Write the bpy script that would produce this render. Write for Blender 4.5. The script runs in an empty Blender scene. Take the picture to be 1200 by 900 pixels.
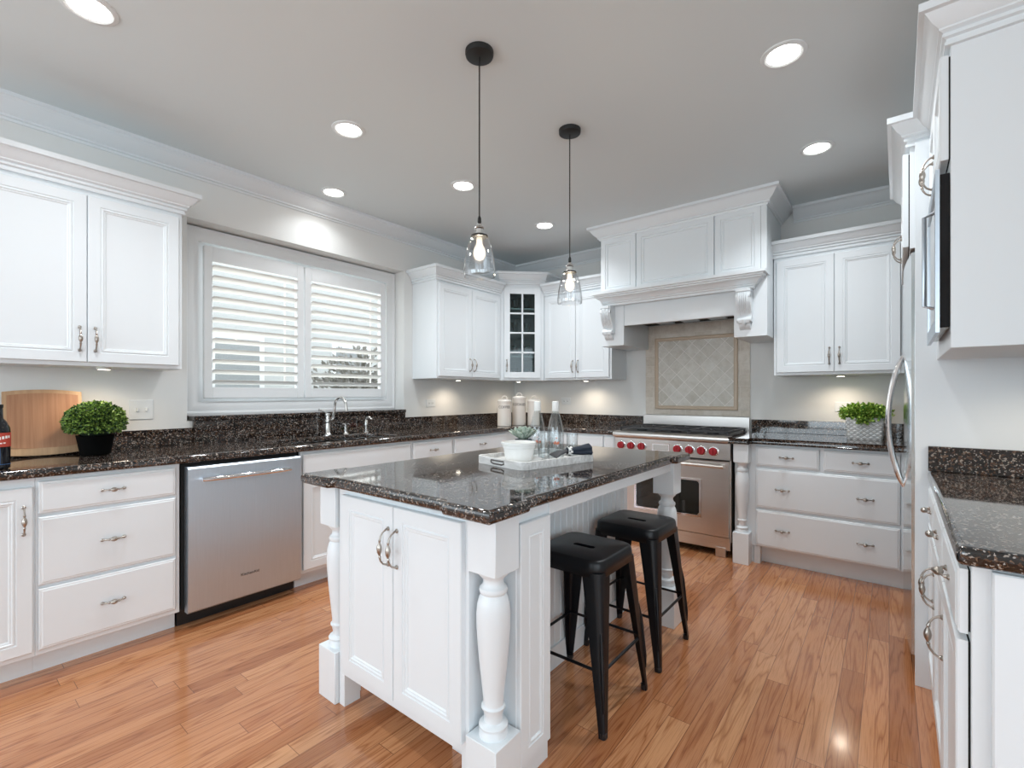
import bpy, bmesh, math, random
from mathutils import Vector, Matrix
random.seed(7)
SC = bpy.context.scene
COL = SC.collection
PI = math.pi
R = math.radians
# ------------------------------------------------------------------ camera
HC = 1.235
CAMYAW = math.degrees(math.atan(442/555.04))
cam_d = bpy.data.cameras.new('camera'); cam = bpy.data.objects.new('camera', cam_d); COL.objects.link(cam)
cam.location = (0, 0, HC); cam.rotation_euler = (PI/2, 0, R(CAMYAW))
cam_d.sensor_width = 36; cam_d.lens = 36*555.04/1200; cam_d.shift_y = 11.5/1200; cam_d.clip_start = .02
SC.camera = cam
# ------------------------------------------------------------------ view + world + daylight
SC.view_settings.view_transform = 'Standard'; SC.view_settings.look = 'None'
SC.view_settings.gamma = 1; SC.view_settings.exposure = 0.3; SC.view_settings.use_curve_mapping = False
SC.cycles.max_bounces = 10; SC.cycles.diffuse_bounces = 5; SC.cycles.glossy_bounces = 5
SC.cycles.transparent_max_bounces = 16; SC.cycles.transmission_bounces = 8
SC.cycles.caustics_reflective = False; SC.cycles.caustics_refractive = False
SC.cycles.sample_clamp_indirect = 4
w = bpy.data.worlds.new('sky'); SC.world = w; w.use_nodes = True
wb = w.node_tree.nodes['Background']; wb.inputs[0].default_value = (.86, .93, 1, 1); wb.inputs[1].default_value = 1.7
def area(name, loc, rot, sx, sy, e, col=(1, 1, 1), spread=PI):
    l = bpy.data.lights.new(name, 'AREA'); l.shape = 'RECTANGLE'; l.size = sx; l.size_y = sy; l.energy = e; l.color = col; l.spread = spread
    o = bpy.data.objects.new(name, l); COL.objects.link(o); o.location = loc; o.rotation_euler = rot
    return o
# added fill lamps, out of view at openings behind and beside the camera
FILL_COL = (.76, .905, 1)
area('daylight_fill', (-1.8, -3.15, 1.45), (PI/2, 0, 0), 2.7, 1.9, 46, FILL_COL)
area('daylight_fill', (2.1, -3.15, 1.45), (PI/2, 0, 0), 1.4, 1.9, 22, FILL_COL)
area('daylight_fill', (2.95, -1.0, 1.45), (PI/2, 0, PI/2), 2.6, 1.9, 29, FILL_COL)
area('daylight_fill', (-3.45, -1.6, 1.45), (PI/2, 0, -PI/2), 1.8, 1.9, 9, FILL_COL)
area('daylight_fill', (-3.78, 1.93, 1.75), (PI/2, 0, -PI/2), 1.5, 1.1, 7, (1, .98, .95))
CAN_W = 6.3; PUCK_W = .9
# ------------------------------------------------------------------ materials
def mat(name, base=(.8, .8, .8), rough=.5, metal=0, coat=0, spec=.5, **k):
    m = bpy.data.materials.new(name); m.use_nodes = True
    b = m.node_tree.nodes['Principled BSDF']
    b.inputs['Base Color'].default_value = (*base, 1); b.inputs['Roughness'].default_value = rough
    b.inputs['Metallic'].default_value = metal; b.inputs['Coat Weight'].default_value = coat
    b.inputs['Specular IOR Level'].default_value = spec
    if 'emit' in k: b.inputs['Emission Color'].default_value = (*k['emit'], 1); b.inputs['Emission Strength'].default_value = k['es']
    return m
def nt(m):
    t = m.node_tree; return t, t.nodes, t.links, t.nodes['Principled BSDF']
def N(t, typ, **k):
    n = t.nodes.new(typ)
    for a, v in k.items():
        if a in n.inputs: n.inputs[a].default_value = v
        else: setattr(n, a, v)
    return n
def coords(t, scale=(1, 1, 1), rot=(0, 0, 0), swz=None):
    c = N(t, 'ShaderNodeTexCoord'); out = c.outputs['Object']
    if swz:
        s = N(t, 'ShaderNodeSeparateXYZ'); t.links.new(out, s.inputs[0]); cb = N(t, 'ShaderNodeCombineXYZ')
        for i, a in enumerate(swz): t.links.new(s.outputs['XYZ'.index(a)], cb.inputs[i])
        out = cb.outputs[0]
    mp = N(t, 'ShaderNodeMapping'); mp.inputs['Scale'].default_value = scale; mp.inputs['Rotation'].default_value = rot
    t.links.new(out, mp.inputs[0]); return mp.outputs[0]
def ramp(t, src, stops, interp='LINEAR'):
    r = N(t, 'ShaderNodeValToRGB'); t.links.new(src, r.inputs[0]); e = r.color_ramp; e.interpolation = interp
    while len(e.elements) < len(stops): e.elements.new(.5)
    for el, (p, c) in zip(e.elements, stops): el.position = p; el.color = (*c, 1)
    return r.outputs[0]
def mix(t, a, b, f, mode='MIX'):
    m = N(t, 'ShaderNodeMix', data_type='RGBA', blend_type=mode)
    for s, i in ((f, 0), (a, 6), (b, 7)):
        if hasattr(s, 'is_output') or isinstance(s, bpy.types.NodeSocket): t.links.new(s, m.inputs[i])
        else: m.inputs[i].default_value = s if i == 0 else (*s, 1)
    return m.outputs[2]
def bump(t, b, src, dist, strength=1):
    n = N(t, 'ShaderNodeBump'); n.inputs['Distance'].default_value = dist; n.inputs['Strength'].default_value = strength
    t.links.new(src, n.inputs['Height']); t.links.new(n.outputs[0], b.inputs['Normal'])

WHITE = mat('white_cabinet_paint', (.76, .80, .825), .32)
TRIM = mat('white_trim_paint', (.72, .75, .77), .4)
WALLM = mat('greige_wall_paint', (.73, .735, .72), .7)
CEILM = mat('ceiling_paint', (.68, .735, .75), .8)
BLACKP = mat('black_plastic', (.012, .012, .013), .35)
GAP = mat('dark_recess', (.01, .01, .01), .8)
NICKEL = mat('antique_nickel', (.42, .38, .34), .28, 1)
BRUSHED = mat('brushed_nickel', (.62, .61, .59), .25, 1)
CHROME = mat('chrome', (.8, .8, .82), .08, 1)
SINKM = mat('sink_steel', (.72, .74, .76), .22, 1)
IRON = mat('cast_iron', (.02, .02, .022), .45)
REDK = mat('red_knob', (.34, .010, .018), .35)
BLKMETAL = mat('black_painted_metal', (.003, .004, .006), .34, .0, spec=.35)
BLKCAP = mat('black_canopy', (.006, .006, .006), .5)
PLATE = mat('white_plastic', (.72, .75, .76), .4)
CERAM = mat('white_ceramic', (.82, .82, .8), .25)
CREAM = mat('cream_enamel', (.72, .67, .61), .3)
GREYTXT = mat('grey_lettering', (.09, .08, .075), .6)
ORANGE = mat('orange_print', (.8, .2, .08), .5)
NAVY = mat('navy_cloth', (.012, .02, .035), .8)
REDLAB = mat('red_label', (.42, .05, .03), .5)
BLUELAB = mat('blue_label', (.03, .12, .3), .5)
DARKGLS = mat('dark_bottle_glass', (.006, .007, .01), .06)
OVENGL = mat('oven_glass', (.012, .014, .012), .04)
DARKSTONE = mat('slate_pot', (.05, .07, .09), .5)
SOIL = mat('soil', (.03, .02, .015), .9)
LEDM = mat('lamp_lens', (1, 1, 1), .5, emit=(1, .97, .92), es=14)
PUCKM = mat('puck_lens', (1, 1, 1), .5, emit=(1, .9, .75), es=8)
FILM = mat('filament', (1, .8, .5), .5, emit=(1, .76, .5), es=60)
LOUV = mat('louver_paint', (.86, .855, .83), .4)
SHUT = mat('shutter_paint', (.77, .79, .80), .4)
def steel(name, axis_scale, col=(.55, .54, .53), r=.26):
    m = mat(name, col, r, 1); t, n, l, b = nt(m)
    v = coords(t, axis_scale); x = N(t, 'ShaderNodeTexNoise', Scale=1.0, Detail=3.0); l.new(v, x.inputs[0])
    l.new(ramp(t, x.outputs[0], [(.3, tuple(c*.97 for c in col)), (.7, tuple(min(1, c*1.03) for c in col))]), b.inputs['Base Color'])
    rr = N(t, 'ShaderNodeMapRange'); rr.inputs[3].default_value = r-.02; rr.inputs[4].default_value = r+.03
    l.new(x.outputs[0], rr.inputs[0]); l.new(rr.outputs[0], b.inputs['Roughness'])
    b.inputs['Anisotropic'].default_value = .5
    return m
STEEL = steel('brushed_steel', (400, 400, 3), (.60, .67, .74), .40)
STEELR = steel('range_steel', (3, 3, 400), (.66, .63, .60), .28)
FRIDGES = mat('fridge_steel', (.60, .64, .65), .12, 1)
def glass(name, tint=(1, 1, 1), ior=1.45, refl=1.0):
    m = bpy.data.materials.new(name); m.use_nodes = True; t = m.node_tree; t.nodes.clear()
    o = N(t, 'ShaderNodeOutputMaterial'); mx = N(t, 'ShaderNodeMixShader'); tr = N(t, 'ShaderNodeBsdfTransparent'); gl = N(t, 'ShaderNodeBsdfGlossy')
    tr.inputs[0].default_value = (*tint, 1); gl.inputs['Roughness'].default_value = .03
    lw = N(t, 'ShaderNodeLayerWeight'); lw.inputs[0].default_value = .5
    pw = N(t, 'ShaderNodeMath', operation='POWER'); pw.inputs[1].default_value = 3.5; t.links.new(lw.outputs['Facing'], pw.inputs[0])
    f = N(t, 'ShaderNodeMath', operation='MULTIPLY_ADD'); f.inputs[1].default_value = .55; f.inputs[2].default_value = .035*(ior-1)/.45; t.links.new(pw.outputs[0], f.inputs[0])
    mu = N(t, 'ShaderNodeMath', operation='MULTIPLY'); mu.inputs[1].default_value = refl; mu.use_clamp = True
    t.links.new(f.outputs[0], mu.inputs[0]); t.links.new(mu.outputs[0], mx.inputs[0]); t.links.new(tr.outputs[0], mx.inputs[1]); t.links.new(gl.outputs[0], mx.inputs[2]); t.links.new(mx.outputs[0], o.inputs[0])
    return m
def bulbm():
    m = bpy.data.materials.new('glowing_bulb'); m.use_nodes = True; t = m.node_tree; t.nodes.clear()
    o = N(t, 'ShaderNodeOutputMaterial'); mx = N(t, 'ShaderNodeMixShader'); mx.inputs[0].default_value = .38
    tr = N(t, 'ShaderNodeBsdfTransparent'); em = N(t, 'ShaderNodeEmission'); em.inputs[0].default_value = (1, .84, .66, 1); em.inputs[1].default_value = 2.2
    t.links.new(tr.outputs[0], mx.inputs[1]); t.links.new(em.outputs[0], mx.inputs[2]); t.links.new(mx.outputs[0], o.inputs[0]); return m
BULBM = bulbm()
GLASS = glass('clear_glass', (.95, .955, .96), 1.6, 2.1)
PANE = glass('window_glass', (.97, .98, .98), 1.4)
CABGL = glass('cabinet_glass', (.6, .68, .68), 1.5)
BOTGL = glass('bottle_glass', (.955, .97, .975), 1.6, 1.5)
def granite():
    m = mat('tan_brown_granite', (.03, .02, .02), .05, 0, spec=.6); t, n, l, b = nt(m)
    c = coords(t)
    d = N(t, 'ShaderNodeTexNoise', Scale=60.0, Detail=2.0); l.new(c, d.inputs[0])
    warped = N(t, 'ShaderNodeMix', data_type='RGBA', blend_type='LINEAR_LIGHT'); warped.inputs[0].default_value = .012
    l.new(c, warped.inputs[6]); l.new(d.outputs[1], warped.inputs[7])
    v1 = N(t, 'ShaderNodeTexVoronoi', Scale=165.0); l.new(warped.outputs[2], v1.inputs[0])
    s1 = N(t, 'ShaderNodeSeparateColor'); l.new(v1.outputs['Color'], s1.inputs[0])
    base = ramp(t, s1.outputs[0], [(0, (.005, .004, .004)), (.56, (.02, .013, .011)), (.70, (.075, .040, .025)), (.84, (.14, .085, .055)), (.90, (.025, .022, .022)), (.95, (.30, .26, .225))], 'CONSTANT')
    v2 = N(t, 'ShaderNodeTexVoronoi', Scale=280.0); l.new(c, v2.inputs[0])
    s2 = N(t, 'ShaderNodeSeparateColor'); l.new(v2.outputs['Color'], s2.inputs[0])
    f = ramp(t, s2.outputs[1], [(0, (0, 0, 0)), (.94, (1, 1, 1))], 'CONSTANT')
    col = mix(t, base, (.34, .31, .285), f)
    l.new(col, b.inputs['Base Color']); b.inputs['IOR'].default_value = 1.64; return m
GRAN = granite()
def oakfloor():
    m = mat('oak_floor', (.6, .35, .2), .2, 0, coat=.4); t, n, l, b = nt(m)
    b.inputs['Coat Roughness'].default_value = .1
    def M(op, a, c=None):
        q = N(t, 'ShaderNodeMath', operation=op)
        for i, v in enumerate((a, c)):
            if v is None: continue
            if isinstance(v, (int, float)): q.inputs[i].default_value = v
            else: l.new(v, q.inputs[i])
        return q.outputs[0]
    c = N(t, 'ShaderNodeTexCoord'); sp = N(t, 'ShaderNodeSeparateXYZ'); l.new(c.outputs['Object'], sp.inputs[0])
    X, Y = sp.outputs[0], sp.outputs[1]
    rx = M('DIVIDE', X, .083); row = M('FLOOR', rx); fx = M('FRACT', rx)
    w1 = N(t, 'ShaderNodeTexWhiteNoise', noise_dimensions='1D'); l.new(row, w1.inputs['W'])
    yy = M('DIVIDE', M('ADD', Y, M('MULTIPLY', w1.outputs[0], 7.3)), 1.05)
    pl = M('FLOOR', yy); fy = M('FRACT', yy)
    cb = N(t, 'ShaderNodeCombineXYZ'); l.new(row, cb.inputs[0]); l.new(pl, cb.inputs[1])
    w2 = N(t, 'ShaderNodeTexWhiteNoise', noise_dimensions='2D'); l.new(cb.outputs[0], w2.inputs['Vector'])
    tone = ramp(t, w2.outputs[0], [(0, (.40, .155, .062)), (.3, (.49, .205, .09)), (.7, (.56, .255, .118)), (1, (.64, .32, .155))])
    ex = M('MULTIPLY', M('MINIMUM', fx, M('SUBTRACT', 1, fx)), .083); ey = M('MULTIPLY', M('MINIMUM', fy, M('SUBTRACT', 1, fy)), 1.05)
    edge = M('MINIMUM', ex, ey); seam = N(t, 'ShaderNodeMapRange'); seam.inputs[1].default_value = .0004; seam.inputs[2].default_value = .0014; l.new(edge, seam.inputs[0])
    # grain, shifted per plank
    gx = M('ADD', X, M('MULTIPLY', w2.outputs[0], 53.0)); gc = N(t, 'ShaderNodeCombineXYZ'); l.new(gx, gc.inputs[0]); l.new(Y, gc.inputs[1]); l.new(M('MULTIPLY', w2.outputs[0], 91.0), gc.inputs[2])
    mp = N(t, 'ShaderNodeMapping'); mp.inputs['Scale'].default_value = (15, 1.0, 1); l.new(gc.outputs[0], mp.inputs[0])
    ns = N(t, 'ShaderNodeTexNoise', Scale=1.0, Detail=2.0, Roughness=.4, Distortion=.25); l.new(mp.outputs[0], ns.inputs[0])
    fr = M('PINGPONG', M('MULTIPLY', ns.outputs[0], 17.0), 1.0)
    rings = ramp(t, fr, [(0, (.50, .36, .28)), (.16, (.78, .68, .6)), (.42, (1, 1, 1)), (1, (1, 1, 1))])
    mp2 = N(t, 'ShaderNodeMapping'); mp2.inputs['Scale'].default_value = (420, 9, 1); l.new(gc.outputs[0], mp2.inputs[0])
    pore = N(t, 'ShaderNodeTexNoise', Scale=1.0, Detail=2.0); l.new(mp2.outputs[0], pore.inputs[0])
    pr = ramp(t, pore.outputs[0], [(.34, (.55, .42, .34)), (.52, (1, 1, 1))])
    c1 = mix(t, tone, rings, .7, 'MULTIPLY'); c2 = mix(t, c1, pr, .5, 'MULTIPLY')
    c3 = mix(t, (.13, .05, .025), c2, seam.outputs[0])
    l.new(c3, b.inputs['Base Color'])
    bump(t, b, pore.outputs[0], .0006, .2)
    return m
OAK = oakfloor()
def tile(name, w_, h_, rot, cols, off=.5, mortar=(.66, .61, .54)):
    m = mat(name, cols[0], .45); t, n, l, b = nt(m)
    c = coords(t, (1, 1, 1), (0, 0, rot), 'XZY')
    br = N(t, 'ShaderNodeTexBrick', offset=off); br.inputs['Scale'].default_value = 1
    br.inputs['Brick Width'].default_value = w_; br.inputs['Row Height'].default_value = h_; br.inputs['Mortar Size'].default_value = .0032; br.inputs['Mortar Smooth'].default_value = .3
    br.inputs['Color1'].default_value = (0, 0, 0, 1); br.inputs['Color2'].default_value = (1, 1, 1, 1)
    l.new(c, br.inputs[0])
    ns = N(t, 'ShaderNodeTexNoise', Scale=22.0, Detail=5.0, Roughness=.65); l.new(c, ns.inputs[0])
    a = ramp(t, br.outputs[0], [(0, cols[0]), (1, cols[1])])
    v = ramp(t, ns.outputs[0], [(.3, (.72, .69, .64)), (.6, (1, 1, 1))])
    cc = mix(t, mix(t, a, v, .6, 'MULTIPLY'), mortar, br.outputs['Fac'])
    l.new(cc, b.inputs['Base Color'])
    inv = N(t, 'ShaderNodeMath', operation='SUBTRACT'); inv.inputs[0].default_value = 1; l.new(br.outputs['Fac'], inv.inputs[1])
    bump(t, b, inv.outputs[0], .002, .5)
    return m
TILE_F = tile('travertine_field_tile', .155, .10, 0, [(.60, .54, .46), (.70, .65, .58)])
TILE_D = tile('travertine_diagonal_tile', .1, .1, PI/4, [(.57, .54, .48), (.68, .66, .61)], 0, (.80, .77, .72))
TILE_T = mat('travertine_border', (.58, .47, .36), .4)
def wood(name, c1, c2, sc=(60, 60, 4), rough=.45):
    m = mat(name, c1, rough); t, n, l, b = nt(m); c = coords(t, sc)
    ns = N(t, 'ShaderNodeTexNoise', Scale=1.0, Detail=4.0); l.new(c, ns.inputs[0])
    l.new(ramp(t, ns.outputs[0], [(.3, c1), (.7, c2)]), b.inputs['Base Color']); return m
BOARD = wood('cherry_board', (.36, .17, .085), (.48, .25, .135), (90, 90, 3))
BOARDE = wood('maple_board_edge', (.46, .28, .15), (.56, .36, .2))
WASHED = wood('whitewashed_wood', (.58, .57, .55), (.82, .82, .81), (10, 90, 60), .7)
def leafm(name, a, b_):
    m = mat(name, a, .5); t, n, l, b = nt(m)
    g = N(t, 'ShaderNodeTexNoise', Scale=90.0, Detail=0.0); l.new(coords(t), g.inputs[0])
    l.new(ramp(t, g.outputs[0], [(.35, a), (.65, b_)]), b.inputs['Base Color']); return m
BOX = leafm('boxwood_leaf', (.012, .045, .01), (.22, .34, .06))
FERN = leafm('bright_leaf', (.06, .20, .02), (.42, .56, .10))
SUCC = leafm('succulent_leaf', (.24, .32, .26), (.46, .52, .45))
def diamond():
    m = mat('diamond_textured_ceramic', (.78, .78, .77), .4); t, n, l, b = nt(m)
    c = coords(t, (1, 1, 1), (0, 0, 0), 'XZY')
    ws = []
    for r in (R(52), R(-52)):
        mp = N(t, 'ShaderNodeMapping'); mp.inputs['Rotation'].default_value = (0, 0, r); l.new(c, mp.inputs[0])
        wv = N(t, 'ShaderNodeTexWave', Scale=14.0); l.new(mp.outputs[0], wv.inputs[0]); ws.append(wv.outputs[1])
    mx = N(t, 'ShaderNodeMath', operation='MINIMUM'); l.new(ws[0], mx.inputs[0]); l.new(ws[1], mx.inputs[1])
    l.new(ramp(t, mx.outputs[0], [(0, (.42, .42, .41)), (.12, (.8, .8, .79))]), b.inputs['Base Color'])
    bump(t, b, mx.outputs[0], .004, .6); return m
DIAM = diamond()
# ------------------------------------------------------------------ mesh builder
class MB:
    def __init__(s): s.bm = bmesh.new()
    def box(s, x0, x1, y0, y1, z0, z1, bev=0, seg=1):
        M = Matrix.Translation(((x0+x1)/2, (y0+y1)/2, (z0+z1)/2)) @ Matrix.Diagonal((abs(x1-x0), abs(y1-y0), abs(z1-z0), 1))
        r = bmesh.ops.create_cube(s.bm, size=1, matrix=M)
        if bev:
            es = list({e for v in r['verts'] for e in v.link_edges})
            bmesh.ops.bevel(s.bm, geom=es, offset=bev, segments=seg, profile=.6, affect='EDGES', clamp_overlap=True)
        return s
    def loft(s, loops, cap0=True, cap1=True, closed=True):
        vs = [[s.bm.verts.new(p) for p in L] for L in loops]; n = len(vs[0])
        for a, b in zip(vs, vs[1:]):
            for i in range(n if closed else n-1):
                j = (i+1) % n
                try: s.bm.faces.new((a[i], a[j], b[j], b[i]))
                except ValueError: pass
        if cap0 and n > 2: s.bm.faces.new(vs[0][::-1])
        if cap1 and n > 2: s.bm.faces.new(vs[-1])
        return s
    def lathe(s, prof, c=(0, 0, 0), seg=24, caps=True, axis='z', ph=0):
        loops = []
        for r, z in prof:
            L = []
            for k in range(seg):
                a = 2*PI*k/seg+ph
                if axis == 'z': p = (c[0]+r*math.cos(a), c[1]+r*math.sin(a), c[2]+z)
                elif axis == 'y': p = (c[0]+r*math.cos(a), c[1]+z, c[2]+r*math.sin(a))
                else: p = (c[0]+z, c[1]+r*math.cos(a), c[2]+r*math.sin(a))
                L.append(p)
            loops.append(L)
        return s.loft(loops, caps, caps)
    def tube(s, pts, rad, seg=8, caps=True):
        pts = [Vector(p) for p in pts]; n = len(pts)
        rad = rad if isinstance(rad, (list, tuple)) else [rad]*n
        up = None; loops = []
        for i, p in enumerate(pts):
            t = (pts[min(i+1, n-1)]-pts[max(i-1, 0)]).normalized()
            if up is None:
                up = Vector((0, 0, 1)) if abs(t.z) < .9 else Vector((1, 0, 0))
            up = (up-t*up.dot(t)).normalized(); sd = t.cross(up)
            loops.append([p+(up*math.cos(2*PI*k/seg)+sd*math.sin(2*PI*k/seg))*rad[i] for k in range(seg)])
        return s.loft(loops, caps, caps)
    def rings(s, w_, h_, rr, x=0, z=0, y=0):
        """nested rectangles facing -y; rr = [(inset, depth)]"""
        return s.loft([[(x+i, y-d, z+i), (x+w_-i, y-d, z+i), (x+w_-i, y-d, z+h_-i), (x+i, y-d, z+h_-i)] for i, d in rr])
    def sweep(s, prof, path, side=1, z=0):
        P = [Vector(p) for p in path]; n = len(P); dirs = [(P[i+1]-P[i]).normalized() for i in range(n-1)]
        nrm = [Vector((d.y, -d.x))*side for d in dirs]; mit = []
        for i in range(n):
            if i == 0: mit.append(nrm[0])
            elif i == n-1: mit.append(nrm[-1])
            else:
                m = (nrm[i-1]+nrm[i]).normalized(); mit.append(m/max(.2, m.dot(nrm[i])))
        return s.loft([[(P[i].x+mit[i].x*d, P[i].y+mit[i].y*d, z+h) for d, h in prof] for i in range(n)])
    def prism(s, poly, y0, y1):
        """polygon in xz extruded along y"""
        return s.loft([[(x, y0, z) for x, z in poly], [(x, y1, z) for x, z in poly]])
    def prismx(s, poly, x0, x1):
        return s.loft([[(x0, y, z) for y, z in poly], [(x1, y, z) for y, z in poly]])
    def prismz(s, poly, z0, z1):
        return s.loft([[(x, y, z0) for x, y in poly], [(x, y, z1) for x, y in poly]])
    def mesh(s, name, m, smooth=35):
        bmesh.ops.recalc_face_normals(s.bm, faces=s.bm.faces)
        me = bpy.data.meshes.new(name); s.bm.to_mesh(me); s.bm.free()
        if m: me.materials.append(m)
        if smooth:
            for p in me.polygons: p.use_smooth = True
            me.set_sharp_from_angle(angle=R(smooth))
        return me
    def build(s, name, m, parent=None, loc=(0, 0, 0), rot=(0, 0, 0), smooth=35):
        return link(name, s.mesh(name, m, smooth), parent, loc, rot)
def link(name, data, parent=None, loc=(0, 0, 0), rot=(0, 0, 0)):
    o = bpy.data.objects.new(name, data); COL.objects.link(o); o.parent = parent; o.location = loc; o.rotation_euler = rot
    return o
def thing(name, label, cat, loc=(0, 0, 0), rz=0, group=None):
    o = link(name, None, None, loc, (0, 0, rz)); o.empty_display_size = .1
    return tag(o, label, cat, group)
def tag(o, label, cat, group=None):
    o['label'] = label; o['category'] = cat
    if group: o['group'] = group
    return o
def struct(o): o['kind'] = 'structure'; return o
def copy_tree(o, parent=None):
    c = o.copy(); COL.objects.link(c); c.parent = parent
    for ch in list(o.children): copy_tree(ch, c)
    return c
def text_mesh(s, size, depth=.0006):
    cu = bpy.data.curves.new('t', 'FONT'); cu.body = s; cu.size = size; cu.extrude = depth; cu.align_x = 'CENTER'; cu.align_y = 'CENTER'
    o = bpy.data.objects.new('t', cu); COL.objects.link(o); bpy.context.view_layer.update()
    me = bpy.data.meshes.new_from_object(o.evaluated_get(bpy.context.evaluated_depsgraph_get()))
    bpy.data.objects.remove(o); bpy.data.curves.remove(cu); return me
def slab_mesh(outer, holes, z0, z1, bev):
    cu = bpy.data.curves.new('s', 'CURVE'); cu.dimensions = '2D'; cu.fill_mode = 'BOTH'
    for pl in [outer]+holes:
        sp = cu.splines.new('POLY'); sp.points.add(len(pl)-1); sp.use_cyclic_u = True
        for p, (x, y) in zip(sp.points, pl): p.co = (x, y, 0, 1)
    cu.extrude = (z1-z0)/2-bev; cu.bevel_depth = bev; cu.bevel_resolution = 3; cu.offset = -bev
    o = bpy.data.objects.new('s', cu); COL.objects.link(o); bpy.context.view_layer.update()
    me = bpy.data.meshes.new_from_object(o.evaluated_get(bpy.context.evaluated_depsgraph_get()))
    bpy.data.objects.remove(o); bpy.data.curves.remove(cu)
    me.materials.clear(); me.materials.append(GRAN); me.transform(Matrix.Translation((0, 0, (z0+z1)/2)))
    for p in me.polygons: p.use_smooth = True
    me.set_sharp_from_angle(angle=R(35)); return me
def rrect(x0, x1, y0, y1, r, n=5):
    out = []
    for cx, cy, a0 in ((x1-r, y0+r, -90), (x1-r, y1-r, 0), (x0+r, y1-r, 90), (x0+r, y0+r, 180)):
        for k in range(n+1):
            a = R(a0+90*k/n); out.append((cx+r*math.cos(a), cy+r*math.sin(a)))
    return out

# ------------------------------------------------------------------ room shell
XL, YB, ZC, XR = -3.50, 4.44, 2.735, .80     # left wall face, back wall face, ceiling, right wall face (run frame)
TH = R(-.63)                                  # the right-hand run stands a touch out of square
def rr_(x, y): return (x*math.cos(TH)-y*math.sin(TH), x*math.sin(TH)+y*math.cos(TH))
XS, YR = 3.0, -3.2
fl = struct(MB().box(XL-.4, XS+.3, YR-.3, YB+.3, -.08, 0).build('floor', OAK))
struct(MB().box(XL-.3, XS+.3, YR-.3, YB+.3, ZC, ZC+.1).build('ceiling', CEILM))
WY0, WY1, WZ0, WZ1 = 1.07, 2.795, 1.06, 2.365
wl = MB()
wl.box(XL-.2, XL, -.6, WY0, 0, ZC); wl.box(XL-.2, XL, WY1, YB+.2, 0, ZC)
wl.box(XL-.2, XL, WY0, WY1, 0, WZ0); wl.box(XL-.2, XL, WY0, WY1, WZ1, ZC)
wl.box(XL-.2, XL, -2.6, -.6, 0, .5); wl.box(XL-.2, XL, -2.6, -.6, 2.4, ZC); wl.box(XL-.2, XL, YR-.2, -2.6, 0, ZC)
struct(wl.build('wall_left', WALLM))
struct(MB().box(XL-.2, 1.2, YB, YB+.2, 0, ZC).build('wall_back', WALLM))
wr = MB().box(XR, XR+.2, 1.3, YB+.12, 0, ZC)
struct(wr.build('wall_right', WALLM, rot=(0, 0, TH)))
struct(MB().box(XR+.2, XS+.2, 1.3, 1.5, 0, ZC).build('wall_alcove', WALLM))
wsd = MB().box(XS, XS+.2, YR, -2.4, 0, ZC).box(XS, XS+.2, .4, 1.3, 0, ZC).box(XS, XS+.2, -2.4, .4, 0, .45).box(XS, XS+.2, -2.4, .4, 2.45, ZC)
struct(wsd.build('wall_side', WALLM))
wre = MB()
for a, b in ((XL-.2, -3.15), (-.45, 1.4), (2.8, XS+.2)): wre.box(a, b, YR-.2, YR, 0, ZC)
for a, b in ((-3.15, -.45), (1.4, 2.8)): wre.box(a, b, YR-.2, YR, 0, .45).box(a, b, YR-.2, YR, 2.45, ZC)
struct(wre.build('wall_rear', WALLM))
for k, (a, b) in enumerate(((-3.15, -.45), (1.4, 2.8))):  # rear windows out of view, added and placed to let fill light in
    f = MB().box(a, b, YR-.12, YR-.06, .45, .52).box(a, b, YR-.12, YR-.06, 2.38, 2.45)
    for x in (a, (a+b)/2-.035, b-.07): f.box(x, x+.07, YR-.12, YR-.06, .52, 2.38)
    struct(f.build('window_%d' % (k+2), TRIM))
# ceiling crown
CR = [(0, 0), (.008, 0), (.012, .012), (.022, .016), (.022, .026), (.03, .032), (.05, .05), (.072, .082), (.08, .09), (.094, .095), (.094, .115), (0, .115)]
Z0 = ZC-.115
HX0, HX1, HY = -2.05, -.70, 3.88
struct(MB().sweep(CR, [(XL, YR), (XL, YB), (HX0-.095, YB)], 1, Z0).build('trim_1', TRIM))
struct(MB().sweep(CR, [(HX1+.095, YB), (.75, YB)], 1, Z0).build('trim_2', TRIM))
# ------------------------------------------------------------------ window over the sink
XW = -3.64
fw = MB()
CA = [(0, 0), (.012, .004), (.02, .014), (.03, .014), (.036, .022), (.058, .022)]
y0, y1, z0, z1 = WY0+.012, WY1-.004, WZ0+.03, WZ1-.01
def ringyz(i, d): return [(XW-.03+d, y0+i, z0+i), (XW-.03+d, y1-i, z0+i), (XW-.03+d, y1-i, z1-i), (XW-.03+d, y0+i, z1-i)]
fw.loft([ringyz(0, 0), ringyz(0, .045), ringyz(.015, .05), ringyz(.03, .044), ringyz(.05, .05), ringyz(.075, .042), ringyz(.093, .042), ringyz(.095, .008), ringyz(.145, .008), ringyz(.145, -.02), ringyz(0, -.02), ringyz(0, 0)], False, False)
fw.box(XL-.2, XL-.17, WY0, WY0+.13, WZ0, WZ1).box(XL-.2, XL-.17, WY1-.13, WY1, WZ0, WZ1).box(XL-.2, XL-.17, 1.87, 1.94, WZ0, WZ1)
fw.box(XL-.2, XL-.17, WY0, WY1, WZ0, WZ0+.1).box(XL-.2, XL-.17, WY0, WY1, WZ1-.1, WZ1)
win = struct(fw.build('window_1', SHUT))
struct(MB().box(XL-.188, XL-.184, WY0+.1, WY1-.1, WZ0+.08, WZ1-.08).build('window_pane', PANE, win))
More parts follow.
